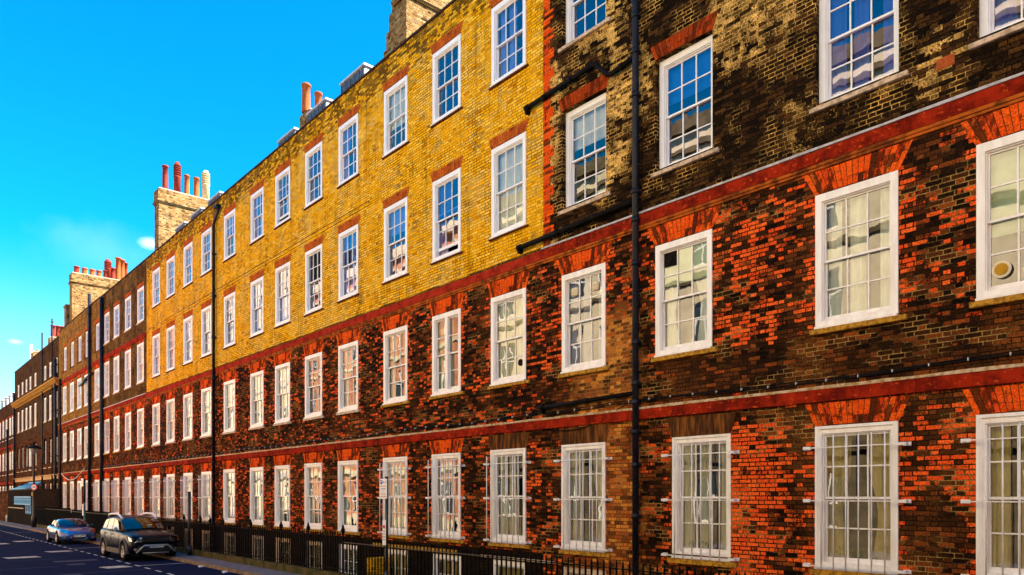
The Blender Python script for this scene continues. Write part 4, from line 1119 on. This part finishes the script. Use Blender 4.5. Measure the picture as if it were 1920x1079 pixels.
# crumpled litter
for k, (px, py, lab) in enumerate(((377, 1064.5, 'crumpled white paper on the road by the kerb, smaller and farther'), (421, 1075, 'crumpled white paper on the road by the kerb, nearer piece'))):
    z = 1395 * EYE / (py - 930); xc = (px - 960) / 1395 * z
    bm = bmesh.new(); bmesh.ops.create_icosphere(bm, subdivisions=2, radius=.07); rnd = random.Random(k)
    for v in bm.verts: v.co = Vector((v.co.x * 1.3, v.co.y * 1.5, v.co.z * .5)) * rnd.uniform(.7, 1.2)
    o = obj('litter', bm, M['paper'], None, (min(xc * CS + z * SN, KX - .12), -xc * SN + z * CS, .035)); tag(o, lab, 'litter', 'crumpled paper')

# ------------------------------------------------------------------ cars
def interp(tab, y):
    for (a, va), (b, vb) in zip(tab, tab[1:]):
        if y <= b:
            t = (y - a) / (b - a) if b > a else 0; t = max(0, min(1, t)); return [p + (q - p) * t for p, q in zip(va, vb)]
    return tab[-1][1]
def loft(stations, sub=1):
    """stations: (y, [(x,z)...]) half section from centre-bottom to centre-top, mirrored"""
    bm = bmesh.new(); rows = []
    for y, sec in stations:
        L = [bm.verts.new((-x, y, z)) for x, z in sec]; Rr = [bm.verts.new((x, y, z)) if x > 1e-4 else None for x, z in sec]
        full = L[::-1] + [v for v in Rr if v is not None][0:]
        # L reversed goes top-centre .. bottom-centre on the left; then right side bottom..top
        ring = [L[i] for i in range(len(sec) - 1, -1, -1)] + [v for v in Rr if v is not None]
        rows.append(ring)
    for A, B in zip(rows, rows[1:]):
        n = len(A)
        for k in range(n):
            try: f = bm.faces.new((A[k], A[(k + 1) % n], B[(k + 1) % n], B[k])); f.smooth = True
            except ValueError: pass
    bm.faces.new(rows[0]); bm.faces.new(rows[-1][::-1])
    bmesh.ops.recalc_face_normals(bm, faces=bm.faces)
    return bm
def finish(bm, name, mat, parent, loc, sub=2, cutters=None):
    me = mesh(bm, name, mat); o = bpy.data.objects.new(name, me); COL.objects.link(o)
    if sub: md = o.modifiers.new('s', 'SUBSURF'); md.levels = sub; md.render_levels = sub
    cs = []
    for c in cutters or []:
        cm = bpy.data.meshes.new('cut'); c.to_mesh(cm); c.free(); co = bpy.data.objects.new('cut', cm); COL.objects.link(co); cs.append(co)
        b = o.modifiers.new('b', 'BOOLEAN'); b.operation = 'DIFFERENCE'; b.object = co; b.solver = 'EXACT'
    dg = bpy.context.evaluated_depsgraph_get(); new = bpy.data.meshes.new_from_object(o.evaluated_get(dg))
    new.name = name
    o.modifiers.clear(); o.data = new
    new.materials.clear(); new.materials.append(mat)
    for c in cs: bpy.data.objects.remove(c)
    o.parent = parent; o.location = Vector(loc) - Vector(parent.location)
    return o
def wheel(par, loc, r, wd, side, rim='alloy', spokes=5):
    bm = bmesh.new()
    prof = [(r * .64, -wd / 2), (r * .90, -wd / 2), (r, -wd * .36), (r, wd * .36), (r * .90, wd / 2), (r * .64, wd / 2)]
    lathe(bm, prof + [prof[0]], 32, close=False); bmesh.ops.transform(bm, matrix=Matrix.Rotation(R(90), 4, 'Y'), verts=bm.verts)
    w = obj('wheel', bm, M['rubber'], par, loc)
    bm = bmesh.new()
    lathe(bm, [(r * .66, wd * .46), (r * .63, wd * .50), (r * .60, wd * .40), (r * .60, -wd * .1)], 32, close=False)
    lathe(bm, [(r * .14, wd * .10), (r * .14, wd * .42), (r * .08, wd * .45)], 16)
    for k in range(spokes):
        a = 2 * math.pi * k / spokes + .3; d = Vector((math.cos(a), math.sin(a), 0)); n = Vector((-d.y, d.x, 0))
        for sgn in (-1, 1):
            tube(bm, [d * r * .1 + n * sgn * .01 + Vector((0, 0, wd * .36)), d * r * .62 + n * sgn * r * .10 + Vector((0, 0, wd * .40))], r * .045, 6)
    bmesh.ops.transform(bm, matrix=Matrix.Rotation(R(-90 if side < 0 else 90), 4, 'Y'), verts=bm.verts)
    obj('rim', bm, M[rim], w, loc)
    bm = bmesh.new(); tube(bm, [(0, 0, -wd * .1), (0, 0, -wd * .12)], r * .60, 24); bmesh.ops.transform(bm, matrix=Matrix.Rotation(R(-90 if side < 0 else 90), 4, 'Y'), verts=bm.verts)
    obj('brake_disc', bm, M['black'], w, loc)
def cyl_x(r, y, z, x0, x1, n=28):
    bm = bmesh.new(); tube(bm, [(x0, y, z), (x1, y, z)], r, n); bmesh.ops.recalc_face_normals(bm, faces=bm.faces); return bm
def panel(bm, pts, th, nrm):
    n = Vector(nrm) * th; A = [bm.verts.new(Vector(p)) for p in pts]; B = [bm.verts.new(Vector(p) - n) for p in pts]
    bm.faces.new(A)
    for k in range(len(pts)): bm.faces.new((A[k], B[k], B[(k + 1) % len(pts)], A[(k + 1) % len(pts)]))
def plate_text(par, s, y, z, x=0, size=.085, mat='signk', name='lettering', base=(0, 0, 0)):
    bm = text_bm(s, size, .002)      # faces -Y (towards the camera): x stays, y -> z
    bmesh.ops.transform(bm, matrix=Matrix(((1, 0, 0, 0), (0, 0, -1, 0), (0, 1, 0, 0), (0, 0, 0, 1))), verts=bm.verts)
    return obj(name, bm, M[mat], par, Vector(base) + Vector((x, y, z)))

# ---- SUV (local origin: centre of the footprint, nose towards -Y)
cx = (7.06 + 8.78) / 2; zf = 1395 * EYE / 121.; yfw = -((226 - 960) / 1395. * zf) * SN + zf * CS
L = 4.34; W = .86
base = (cx, yfw + 1.33, 0)
car = empty('parked_car', base, 'black off-road car with silver roof rails, nearer of the two cars at the kerb', 'car', 'cars parked along the kerb')
yF = -2.17
def sec(w, zb, zt, zc, crown=.04, tuck=.06):   # zb bottom, zt shoulder, zc centre top
    return [(0, zb), (w * .72, zb), (w - tuck, zb + .03), (w - .005, zb + .20), (w, (zb + zt) * .5), (w - .01, zt - .10), (w - .05, zt), (w * .6, zc - .01), (0, zc)]
st = []
for y, w, zb, zt, zc in ((-2.17, .66, .34, .78, .84), (-2.13, .76, .28, .86, .92), (-2.0, .83, .25, .93, .99), (-1.7, .86, .25, .97, 1.05), (-1.2, .87, .25, 1.00, 1.10), (-.85, .87, .25, 1.03, 1.14),
                         (-.3, .87, .25, 1.05, 1.16), (.6, .87, .25, 1.07, 1.16), (1.4, .87, .25, 1.09, 1.16), (1.9, .86, .27, 1.10, 1.16), (2.1, .82, .32, 1.08, 1.14), (2.17, .74, .38, 1.0, 1.06)):
    st.append((y, sec(w, zb, zt, zc)))
wr = .345; fy, ry = -1.33, 1.34
cut = [cyl_x(.41, fy, .36, -1.2, -.55), cyl_x(.41, fy, .36, .55, 1.2), cyl_x(.41, ry, .36, -1.2, -.55), cyl_x(.41, ry, .36, .55, 1.2)]
finish(loft(st), 'body', M['suv'], car, base, 2, cut)
# greenhouse: (y, halfwidth at belt, halfwidth roof, z roof)
gst = []
for y, wb, zt in ((-.98, .70, 1.10), (-.30, .74, 1.50), (.0, .75, 1.59), (.6, .75, 1.63), (1.3, .74, 1.61), (1.85, .72, 1.54), (2.02, .70, 1.40), (2.12, .68, 1.10)):
    wt = wb - (zt - 1.08) * .20
    gst.append((y, [(0, 1.04), (wb + .05, 1.04), (wb + .04, 1.10), ((wb + wt) / 2 + .025, (1.08 + zt) / 2), (wt + .01, zt - .07), (wt - .07, zt - .01), (0, zt + .02)]))
cab = finish(loft(gst), 'cabin', M['suv'], car, base, 2)
def glasspanel(nm, pts, nrm, th=.012, mat='carglass'):
    bm = bmesh.new(); panel(bm, pts, th, nrm); return obj(nm, bm, M[mat], car, base)
# windscreen sits just proud of the raked front
bm = bmesh.new(); g = []
for j in range(7):
    t_ = j / 6; y = -.93 + .68 * t_; z = 1.125 + .375 * t_ + .03 * math.sin(math.pi * t_); w = .70 - .07 * t_; g.append([bm.verts.new((w * q, y - .02 + .05 * q * q, z + .045 - .05 * q * q)) for q in (-1, -.6, -.2, .2, .6, 1)])
for A, B in zip(g, g[1:]):
    for k in range(5): f = bm.faces.new((A[k], A[k + 1], B[k + 1], B[k])); f.smooth = True
obj('windscreen', bm, M['carglass'], car, base)
for s in (-1, 1):
    X_ = lambda z: s * (.815 - (z - 1.10) * .22)
    for nm, q in (('side_window', [(-.55, 1.12), (-.15, 1.46), (.30, 1.52), (.30, 1.10)]), ('side_window', [(.36, 1.10), (.36, 1.52), (.95, 1.50), (1.08, 1.12)]), ('quarter_window', [(1.16, 1.14), (1.05, 1.49), (1.45, 1.45), (1.68, 1.16)])):
        glasspanel(nm, [(X_(z), y, z) for y, z in q], (s, 0, 0), .02)
    bm = bmesh.new(); tube(bm, [(s * .60, -.20, 1.50), (s * .62, -.05, 1.62), (s * .62, .25, 1.69), (s * .62, 1.1, 1.69), (s * .62, 1.45, 1.66), (s * .61, 1.6, 1.58)], .042, 10); obj('roof_rail', bm, M['signw'], car, base)
    bm = bmesh.new(); box(bm, s * .95 - .07, s * .95 + .07, -.72, -.62, 1.08, 1.22); bevel(bm, .03); mr = obj('wing_mirror', bm, M['leadwhite'] if s < 0 else M['suv'], car, base)
    # wheel-arch and sill cladding
    for yy in (fy, ry):
        bm = bmesh.new(); pr = None
        for k in range(19):
            a = math.pi * (k / 18.0) * 1.12 - .19; r0, r1 = .405, .475
            ring = [bm.verts.new((s * xx, yy + r_ * math.cos(a), .36 + r_ * math.sin(a))) for xx, r_ in ((.78, r0), (.895, r0), (.895, r1 - .02), (.86, r1), (.78, r1))]
            if pr:
                for q in range(5): bm.faces.new((pr[q], pr[(q + 1) % 5], ring[(q + 1) % 5], ring[q]))
            else: bm.faces.new(ring)
            pr = ring
        bm.faces.new(pr[::-1]); obj('wheel_arch', bm, M['clad'], car, base)
        wheel(car, Vector(base) + Vector((s * .78, yy, wr)), wr, .22, s)
    bm = bmesh.new(); box(bm, min(s * .80, s * .89), max(s * .80, s * .89), fy + .46, ry - .46, .24, .42); bevel(bm, .02); obj('sill_cladding', bm, M['clad'], car, base)
    for y in (.05, 1.0):
        bm = bmesh.new(); box(bm, min(s * .86, s * .905), max(s * .86, s * .905), y, y + .2, .93, .96); obj('door_handle', bm, M['suv'], car, base)
    bm = bmesh.new()
    for y in (-.72, .33, 1.22): box(bm, min(s * .868, s * .876), max(s * .868, s * .876), y - .005, y + .005, .40, 1.04)
    obj('door_seam', bm, M['black'], car, base)
    # headlight
    bm = bmesh.new(); panel(bm, [(s * .46, -2.195, .72), (s * .46, -2.185, .87), (s * .78, -2.10, .92), (s * .865, -1.92, .91), (s * .86, -2.0, .76), (s * .68, -2.16, .70)], .10, (0, -1, 0)); hl = obj('headlight', bm, M['chrome'], car, base)
    bm = bmesh.new()
    for xx in (.58, .72): tube(bm, [(s * xx, -2.215 + (.05 if xx > .6 else 0), .80), (s * xx, -2.15, .80)], .05, 14)
    obj('lamp_unit', bm, M['carglass'], hl, base)
    bm = bmesh.new(); tube(bm, [(s * .68, -2.20, .44), (s * .68, -2.13, .44)], .055, 16); obj('fog_lamp', bm, M['chrome'], car, base)
# grille with bright studs
bm = bmesh.new(); box(bm, -.50, .50, -2.195, -2.12, .71, .87); bevel(bm, .02); gr = obj('grille', bm, M['black'], car, base)
bm = bmesh.new()
for s in (-1, 1):
    for i in range(3):
        for z in (.75, .82): box(bm, s * (.16 + i * .11) - .035, s * (.16 + i * .11) + .035, -2.205, -2.196, z - .012, z + .012)
obj('grille_stud', bm, M['chrome'], gr, base)
bm = bmesh.new()
for s in (-1, 1): panel(bm, [(s * .02, -2.215, .745), (s * .085, -2.215, .83), (s * .085, -2.215, .865), (s * .05, -2.215, .865), (s * .04, -2.215, .82)], .012, (0, -1, 0))
obj('bonnet_badge', bm, M['chrome'], gr, base)
bm = bmesh.new(); box(bm, -.62, .62, -2.19, -2.10, .34, .58); bevel(bm, .03); obj('lower_intake', bm, M['black'], car, base)
bm = bmesh.new(); tube(bm, [(-.66, -2.20, .32), (-.50, -2.215, .50), (-.40, -2.22, .585), (.40, -2.22, .585), (.50, -2.215, .50), (.66, -2.20, .32)], .028, 8); tube(bm, [(-.45, -2.205, .31), (.45, -2.205, .31)], .02, 8); obj('skid_trim', bm, M['skid'], car, base)
bm = bmesh.new(); box(bm, -.26, .26, -2.235, -2.225, .50, .61); npl = obj('number_plate', bm, M['platew'], car, base)
bm = bmesh.new(); box(bm, -.26, -.215, -2.239, -2.2355, .50, .61); obj('plate_band', bm, M['signb'], npl, base)
plate_text(npl, 'AF68 DYX', -2.238, .553, .02, .10, base=base)
bm = bmesh.new(); box(bm, -.60, .60, -1.0, 1.9, .55, 1.05); obj('seats_and_dashboard', bm, M['black'], car, base)
bm = bmesh.new(); panel(bm, [(.10, -.80, 1.20), (.28, -.80, 1.20), (.28, -.76, 1.30), (.10, -.76, 1.30)], .003, (0, -1, 0)); obj('windscreen_permit', bm, M['signw'], car, base)

car.scale = (1.01, 1, 1.0); car.rotation_euler[2] = R(1.5); car.location.x += .13; car.location.y -= .3
# ---- roadster
zf2 = 1395 * EYE / (1020.5 - 930.); ylf = -((108 - 960) / 1395. * zf2) * SN + zf2 * CS; xlf = ((108 - 960) / 1395. * zf2) * CS + zf2 * SN
base = (xlf + .80, ylf + 1.17, 0)
car = empty('parked_car', base, 'low silver blue two-seat sports car parked behind the black off-road car', 'car', 'cars parked along the kerb')
def sec2(w, zb, zt, zc): return [(0, zb), (w * .72, zb), (w - .05, zb + .03), (w - .01, zb + .16), (w, (zb + zt) * .5), (w - .02, zt - .10), (w - .08, zt), (w * .55, zc - .01), (0, zc)]
st = [(y, sec2(*q)) for y, *q in ((-1.99, .50, .26, .50, .56), (-1.93, .66, .20, .58, .63), (-1.75, .80, .16, .67, .68), (-1.4, .86, .16, .76, .75), (-1.1, .87, .16, .78, .79), (-.7, .86, .16, .79, .84), (-.2, .85, .16, .80, .86),
                                  (.5, .85, .16, .82, .88), (1.0, .87, .16, .86, .90), (1.4, .86, .18, .87, .91), (1.8, .80, .24, .84, .88), (1.95, .70, .32, .74, .80), (1.99, .60, .38, .66, .70))]
wr = .31; fy, ry = -1.17, 1.16
cut = [cyl_x(.36, q, .32, *xx) for q in (fy, ry) for xx in ((-1.2, -.55), (.55, 1.2))]
finish(loft(st), 'body', M['roadster'], car, base, 2, cut)
gst = []
for y, wb, zt in ((-.62, .66, .86), (-.10, .66, 1.14), (.12, .64, 1.21), (.55, .62, 1.235), (.95, .60, 1.17), (1.25, .58, .98), (1.38, .56, .88)):
    wt = wb - (zt - .85) * .30; gst.append((y, [(0, .80), (wb + .05, .80), (wb + .04, .87), ((wb + wt) / 2 + .02, (.87 + zt) / 2), (wt + .01, zt - .05), (wt - .08, zt - .005), (0, zt + .015)]))
finish(loft(gst), 'cabin', M['roadster'], car, base, 2)
bm = bmesh.new(); g = []
for j in range(7):
    t_ = j / 6; y = -.60 + .60 * t_; z = .875 + .265 * t_ + .025 * math.sin(math.pi * t_); w = .66 - .08 * t_; g.append([bm.verts.new((w * q, y - .03 + .06 * q * q, z + .045 - .05 * q * q)) for q in (-1, -.6, -.2, .2, .6, 1)])
for A, B in zip(g, g[1:]):
    for k in range(5): f = bm.faces.new((A[k], A[k + 1], B[k + 1], B[k])); f.smooth = True
obj('windscreen', bm, M['carglass'], car, base)
for s in (-1, 1):
    X_ = lambda z: s * (.73 - (z - .86) * .30)
    glasspanel('side_window', [(X_(z), y, z) for y, z in [(-.35, .87), (.0, 1.12), (.55, 1.15), (.85, 1.05), (.95, .88)]], (s, 0, 0), .02)
    bm = bmesh.new(); box(bm, s * .88 - .08, s * .88 + .08, -.42, -.33, .86, .96); bevel(bm, .03); obj('wing_mirror', bm, M['roadster'], car, base)
    for yy in (fy, ry): wheel(car, Vector(base) + Vector((s * .77, yy, wr)), wr, .20, s, spokes=7)
    bm = bmesh.new(); box(bm, min(s * .862, s * .870), max(s * .862, s * .870), -.505, -.495, .30, .80); box(bm, min(s * .862, s * .870), max(s * .862, s * .870), .64, .65, .30, .82); obj('door_seam', bm, M['black'], car, base)
    bm = bmesh.new(); panel(bm, [(s * .44, -1.94, .57), (s * .50, -1.84, .69), (s * .76, -1.62, .76), (s * .80, -1.70, .66), (s * .66, -1.88, .57)], .08, (0, -1, .2)); obj('headlight', bm, M['chrome'], car, base)
    bm = bmesh.new(); panel(bm, [(s * .48, -1.97, .26), (s * .50, -1.965, .36), (s * .72, -1.88, .42), (s * .70, -1.91, .28)], .05, (0, -1, 0)); fi = obj('side_intake', bm, M['black'], car, base)
    bm = bmesh.new(); tube(bm, [(s * .60, -1.975, .33), (s * .60, -1.93, .33)], .04, 12); obj('fog_lamp', bm, M['chrome'], fi, base)
bm = bmesh.new(); lathe(bm, [(.36, -.0), (.36, .08), (.30, .10)], 28); bmesh.ops.transform(bm, matrix=Matrix.Translation((0, -1.96, .36)) @ Matrix.Scale(.38, 4, (0, 0, 1)) @ Matrix.Rotation(R(90), 4, 'X'), verts=bm.verts)
obj('grille', bm, M['black'], car, base)
bm = bmesh.new(); tube(bm, [(.36 * math.cos(a) * 1.03, -2.05, .36 + .15 * math.sin(a)) for a in [math.pi + math.pi * k / 14 for k in range(15)]], .014, 8); obj('grille_trim', bm, M['chrome'], car, base)
bm = bmesh.new(); box(bm, -.26, .26, -2.075, -2.06, .36, .47); npl = obj('number_plate', bm, M['platew'], car, base)
plate_text(npl, 'EX11 CPW', -2.077, .413, 0, .10, base=base)
bm = bmesh.new()
for s in (-1, 1): panel(bm, [(0, -2.0, .535), (s * .05, -1.99, .565), (s * .05, -1.985, .575), (0, -1.995, .55)], .008, (0, -1, .2))
obj('bonnet_badge', bm, M['chrome'], car, base)

# ------------------------------------------------------------------ the terrace across the street (behind the viewer, seen in the glass)
XO = -4.6; TO = 19.4
M['opp_cream'] = plain('cream_stucco', (.82, .68, .46), .8, var=.2, scale=1.5)
M['opp_dark'] = plain('dark_olive_brick_across', (.17, .13, .075), .9, var=.4, scale=2)
M['opp_pink'] = plain('salmon_brick_across', (.66, .28, .15), .85, var=.35, scale=2.5)
M['opp_grey'] = plain('grey_stone_across', (.55, .52, .48), .85, var=.25, scale=1.5)
def opposite(y0, y1, wallm, bandm, label, top=TO, sp=2.7, base=0):
    t = empty('terraced_house', (XO, (y0 + y1) / 2, 0), label, 'house', 'houses across the street')
    ys = []; y = y0 + 1.6
    while y < y1 - 1: ys.append(y); y += sp
    rows = [(1.2, 3.3), (5.0, 7.4), (9.0, 11.1), (12.6, 14.4), (15.8, 17.4), (19.0, 20.6), (21.4, 22.8)]
    hs = [(y - .6, y + .6, a, b) for y in ys for a, b in rows if b < top - .4]
    w = wall_part(t, y0, y1, .1, base or top, hs, M['opp_dark'] if base else M[wallm], X=XO, deep=-.25)
    if base: wall_part(t, y0, y1, base, top, hs, M[wallm], X=XO, deep=-.25)
    bm = bmesh.new()
    box(bm, XO - 6, XO - .6, y0, y1, .1, top - .05); obj('rear_block', bm, M['room'], t)
    bm = bmesh.new(); z = .1
    for a, b, o in ((.1, .9, .06), (4.0, 4.4, .15), (8.1, 8.35, .10), (11.8, 12.0, .08), (15.0, 15.15, .12), (17.8, 18.0, .14), (top - .6, top - .25, .35), (top - .2, top + .1, .2)): box(bm, XO - .05, XO + o, y0, y1, a, b)
    obj('cornice', bm, M['opp_dark' if base else bandm], t)
    def f():
        bm = bmesh.new(); h = 2.0
        for a, b, c, d in ((-.6, -.52, 0, 1), (.52, .6, 0, 1), (-.52, .52, 0, .05), (-.52, .52, .95, 1), (-.52, .52, .48, .52), (-.02, .02, .05, .95)): box(bm, XO - .16, XO - .10, a, b, c, d)
        return mesh(bm, 'window', M['white'])
    me = cached('oppw', f)
    def g():
        bm = bmesh.new(); quad(bm, (-.13, -.52, .05), (-.13, .52, .05), (-.13, .52, .95), (-.13, -.52, .95)); return mesh(bm, 'glass', plain('dark_window_across', (.05, .07, .09), .08))
    mg = cached('oppg', g)
    for a, b, c, d in hs:
        o = place(me, 'window', (0, (a + b) / 2, c), t); o.scale = (1, 1, d - c)
        o2 = bpy.data.objects.new('glass', mg); COL.objects.link(o2); o2.parent = o; o2.location = (XO, 0, 0)
opposite(-50, -14, 'opp_pink', 'opp_cream', 'salmon brick house across the street behind the camera position')
opposite(-14, 12, 'opp_cream', 'opp_grey', 'cream stucco house on a dark brick base across the street behind the viewer', base=8.2)
opposite(12, 34, 'opp_cream', 'opp_cream', 'pale cream house on a dark base across the street, reflected in the glass', base=8.2)
opposite(34, 60, 'opp_pink', 'opp_cream', 'salmon brick house with cream bands across the street')
opposite(60, 92, 'opp_cream', 'opp_grey', 'long cream house across the street towards the far end', 24.5)
opposite(92, 128, 'opp_pink', 'opp_cream', 'salmon brick house across the street, farthest along', 24.0)

t = empty('horizon_blocker', (4, -50, 0), 'added dark brick block behind the viewer, shutting out the bright horizon', 'house')  # unseen block added to keep horizon brightness off the cars and road
bm = bmesh.new(); box(bm, -6, 22, -62, -50.01, .0, 17); obj('wall', bm, M['up_d'], t)  # plain box of the added, unseen horizon blocker
bm = bmesh.new(); box(bm, -6.2, 22.2, -62.2, -49.8, 17.01, 17.4); obj('cornice', bm, M['stonedent'], t)
bm = bmesh.new()
for x in range(-4, 20, 3):
    for z in (1.3, 5, 8.6, 12): box(bm, x, x + 1.2, -50.0, -49.95, z, z + 2)
obj('window', bm, M['carglass'], t)
# ------------------------------------------------------------------ light
EL, AZ = 45.0, 50.0            # sun stands behind the terrace, so its front is in open shade
sd = Vector((math.cos(R(EL)) * math.sin(R(AZ)), -math.cos(R(EL)) * math.cos(R(AZ)), math.sin(R(EL))))
su = bpy.data.lights.new('Sun', 'SUN'); su.energy = 5.0; su.angle = R(.5); su.color = (1, .90, .74)
so = bpy.data.objects.new('Sun', su); COL.objects.link(so); so.location = (30, -30, 60)
so.rotation_euler = (-sd).to_track_quat('-Z', 'Y').to_euler()
w = bpy.data.worlds.new('World'); scn.world = w; w.use_nodes = True
nt = w.node_tree; bg = nt.nodes['Background']
sky = nt.nodes.new('ShaderNodeTexSky'); sky.sky_type = 'NISHITA'; sky.sun_disc = False
sky.sun_elevation = R(EL); sky.sun_rotation = math.atan2(sd.x, sd.y); sky.altitude = 0; sky.air_density = 1.0; sky.dust_density = .3; sky.ozone_density = 2.0
hs = nt.nodes.new('ShaderNodeHueSaturation'); hs.inputs['Saturation'].default_value = 1.45; hs.inputs['Hue'].default_value = .485
nt.links.new(sky.outputs[0], hs.inputs['Color'])
tc = nt.nodes.new('ShaderNodeTexCoord')
sxyz = nt.nodes.new('ShaderNodeSeparateXYZ'); nt.links.new(tc.outputs['Generated'], sxyz.inputs[0])
hgt = N(nt, sxyz.outputs[2])
tint = nt.nodes.new('ShaderNodeMix'); tint.data_type = 'RGBA'; tint.blend_type = 'MULTIPLY'; tint.inputs[0].default_value = 1
nt.links.new(hs.outputs[0], tint.inputs[6]); nt.links.new(mix(nt, hgt.ss(.17, .30), (.95, 1.12, 1.1), (.10, 1.05, 1.2)), tint.inputs[7])
def cloud_at(px, py, r0, r1, amt):
    v = Vector(((px - 960) / 1395., 0, (930 - py) / 1395.)); d = Vector((v.x * CS + SN, -v.x * SN + CS, v.z)).normalized()
    sc_ = nt.nodes.new('ShaderNodeVectorMath'); sc_.operation = 'SUBTRACT'; nt.links.new(tc.outputs['Generated'], sc_.inputs[0]); sc_.inputs[1].default_value = d
    ml = nt.nodes.new('ShaderNodeVectorMath'); ml.operation = 'MULTIPLY'; nt.links.new(sc_.outputs[0], ml.inputs[0]); ml.inputs[1].default_value = (1, 1, 2.2)
    ln = nt.nodes.new('ShaderNodeVectorMath'); ln.operation = 'LENGTH'; nt.links.new(ml.outputs[0], ln.inputs[0])
    nz = noise(nt, tc.outputs['Generated'], 30.0, 4)
    return (N(nt, ln.outputs['Value']) + (nz - .5) * r1 * .9).ss(r0, r1, amt, 0.0)
f = cloud_at(281, 457, .0, .019, .6).max(cloud_at(28, 641, .0, .010, .4)).max(cloud_at(190, 470, .0, .09, .07))
mx = nt.nodes.new('ShaderNodeMix'); mx.data_type = 'RGBA'; nt.links.new(f.s, mx.inputs[0]); nt.links.new(tint.outputs[2], mx.inputs[6]); mx.inputs[7].default_value = (7, 8, 8.5, 1)
nt.links.new(mx.outputs[2], bg.inputs['Color']); bg.inputs['Strength'].default_value = .052

cam = bpy.data.cameras.new('Camera'); co = bpy.data.objects.new('Camera', cam); COL.objects.link(co)
co.location = (0, 0, EYE); co.rotation_euler = (R(90), 0, -TH)
cam.sensor_width = 36; cam.lens = 36 * 1395 / 1920.; cam.shift_y = (930 - 539.5) / 1920.; cam.clip_start = .1; cam.clip_end = 3000
scn.camera = co
scn.view_settings.view_transform = 'Standard'; scn.view_settings.look = 'None'; scn.view_settings.exposure = 2.55; scn.view_settings.gamma = 1
scn.cycles.max_bounces = 8; scn.cycles.transparent_max_bounces = 12; scn.cycles.diffuse_bounces = 4
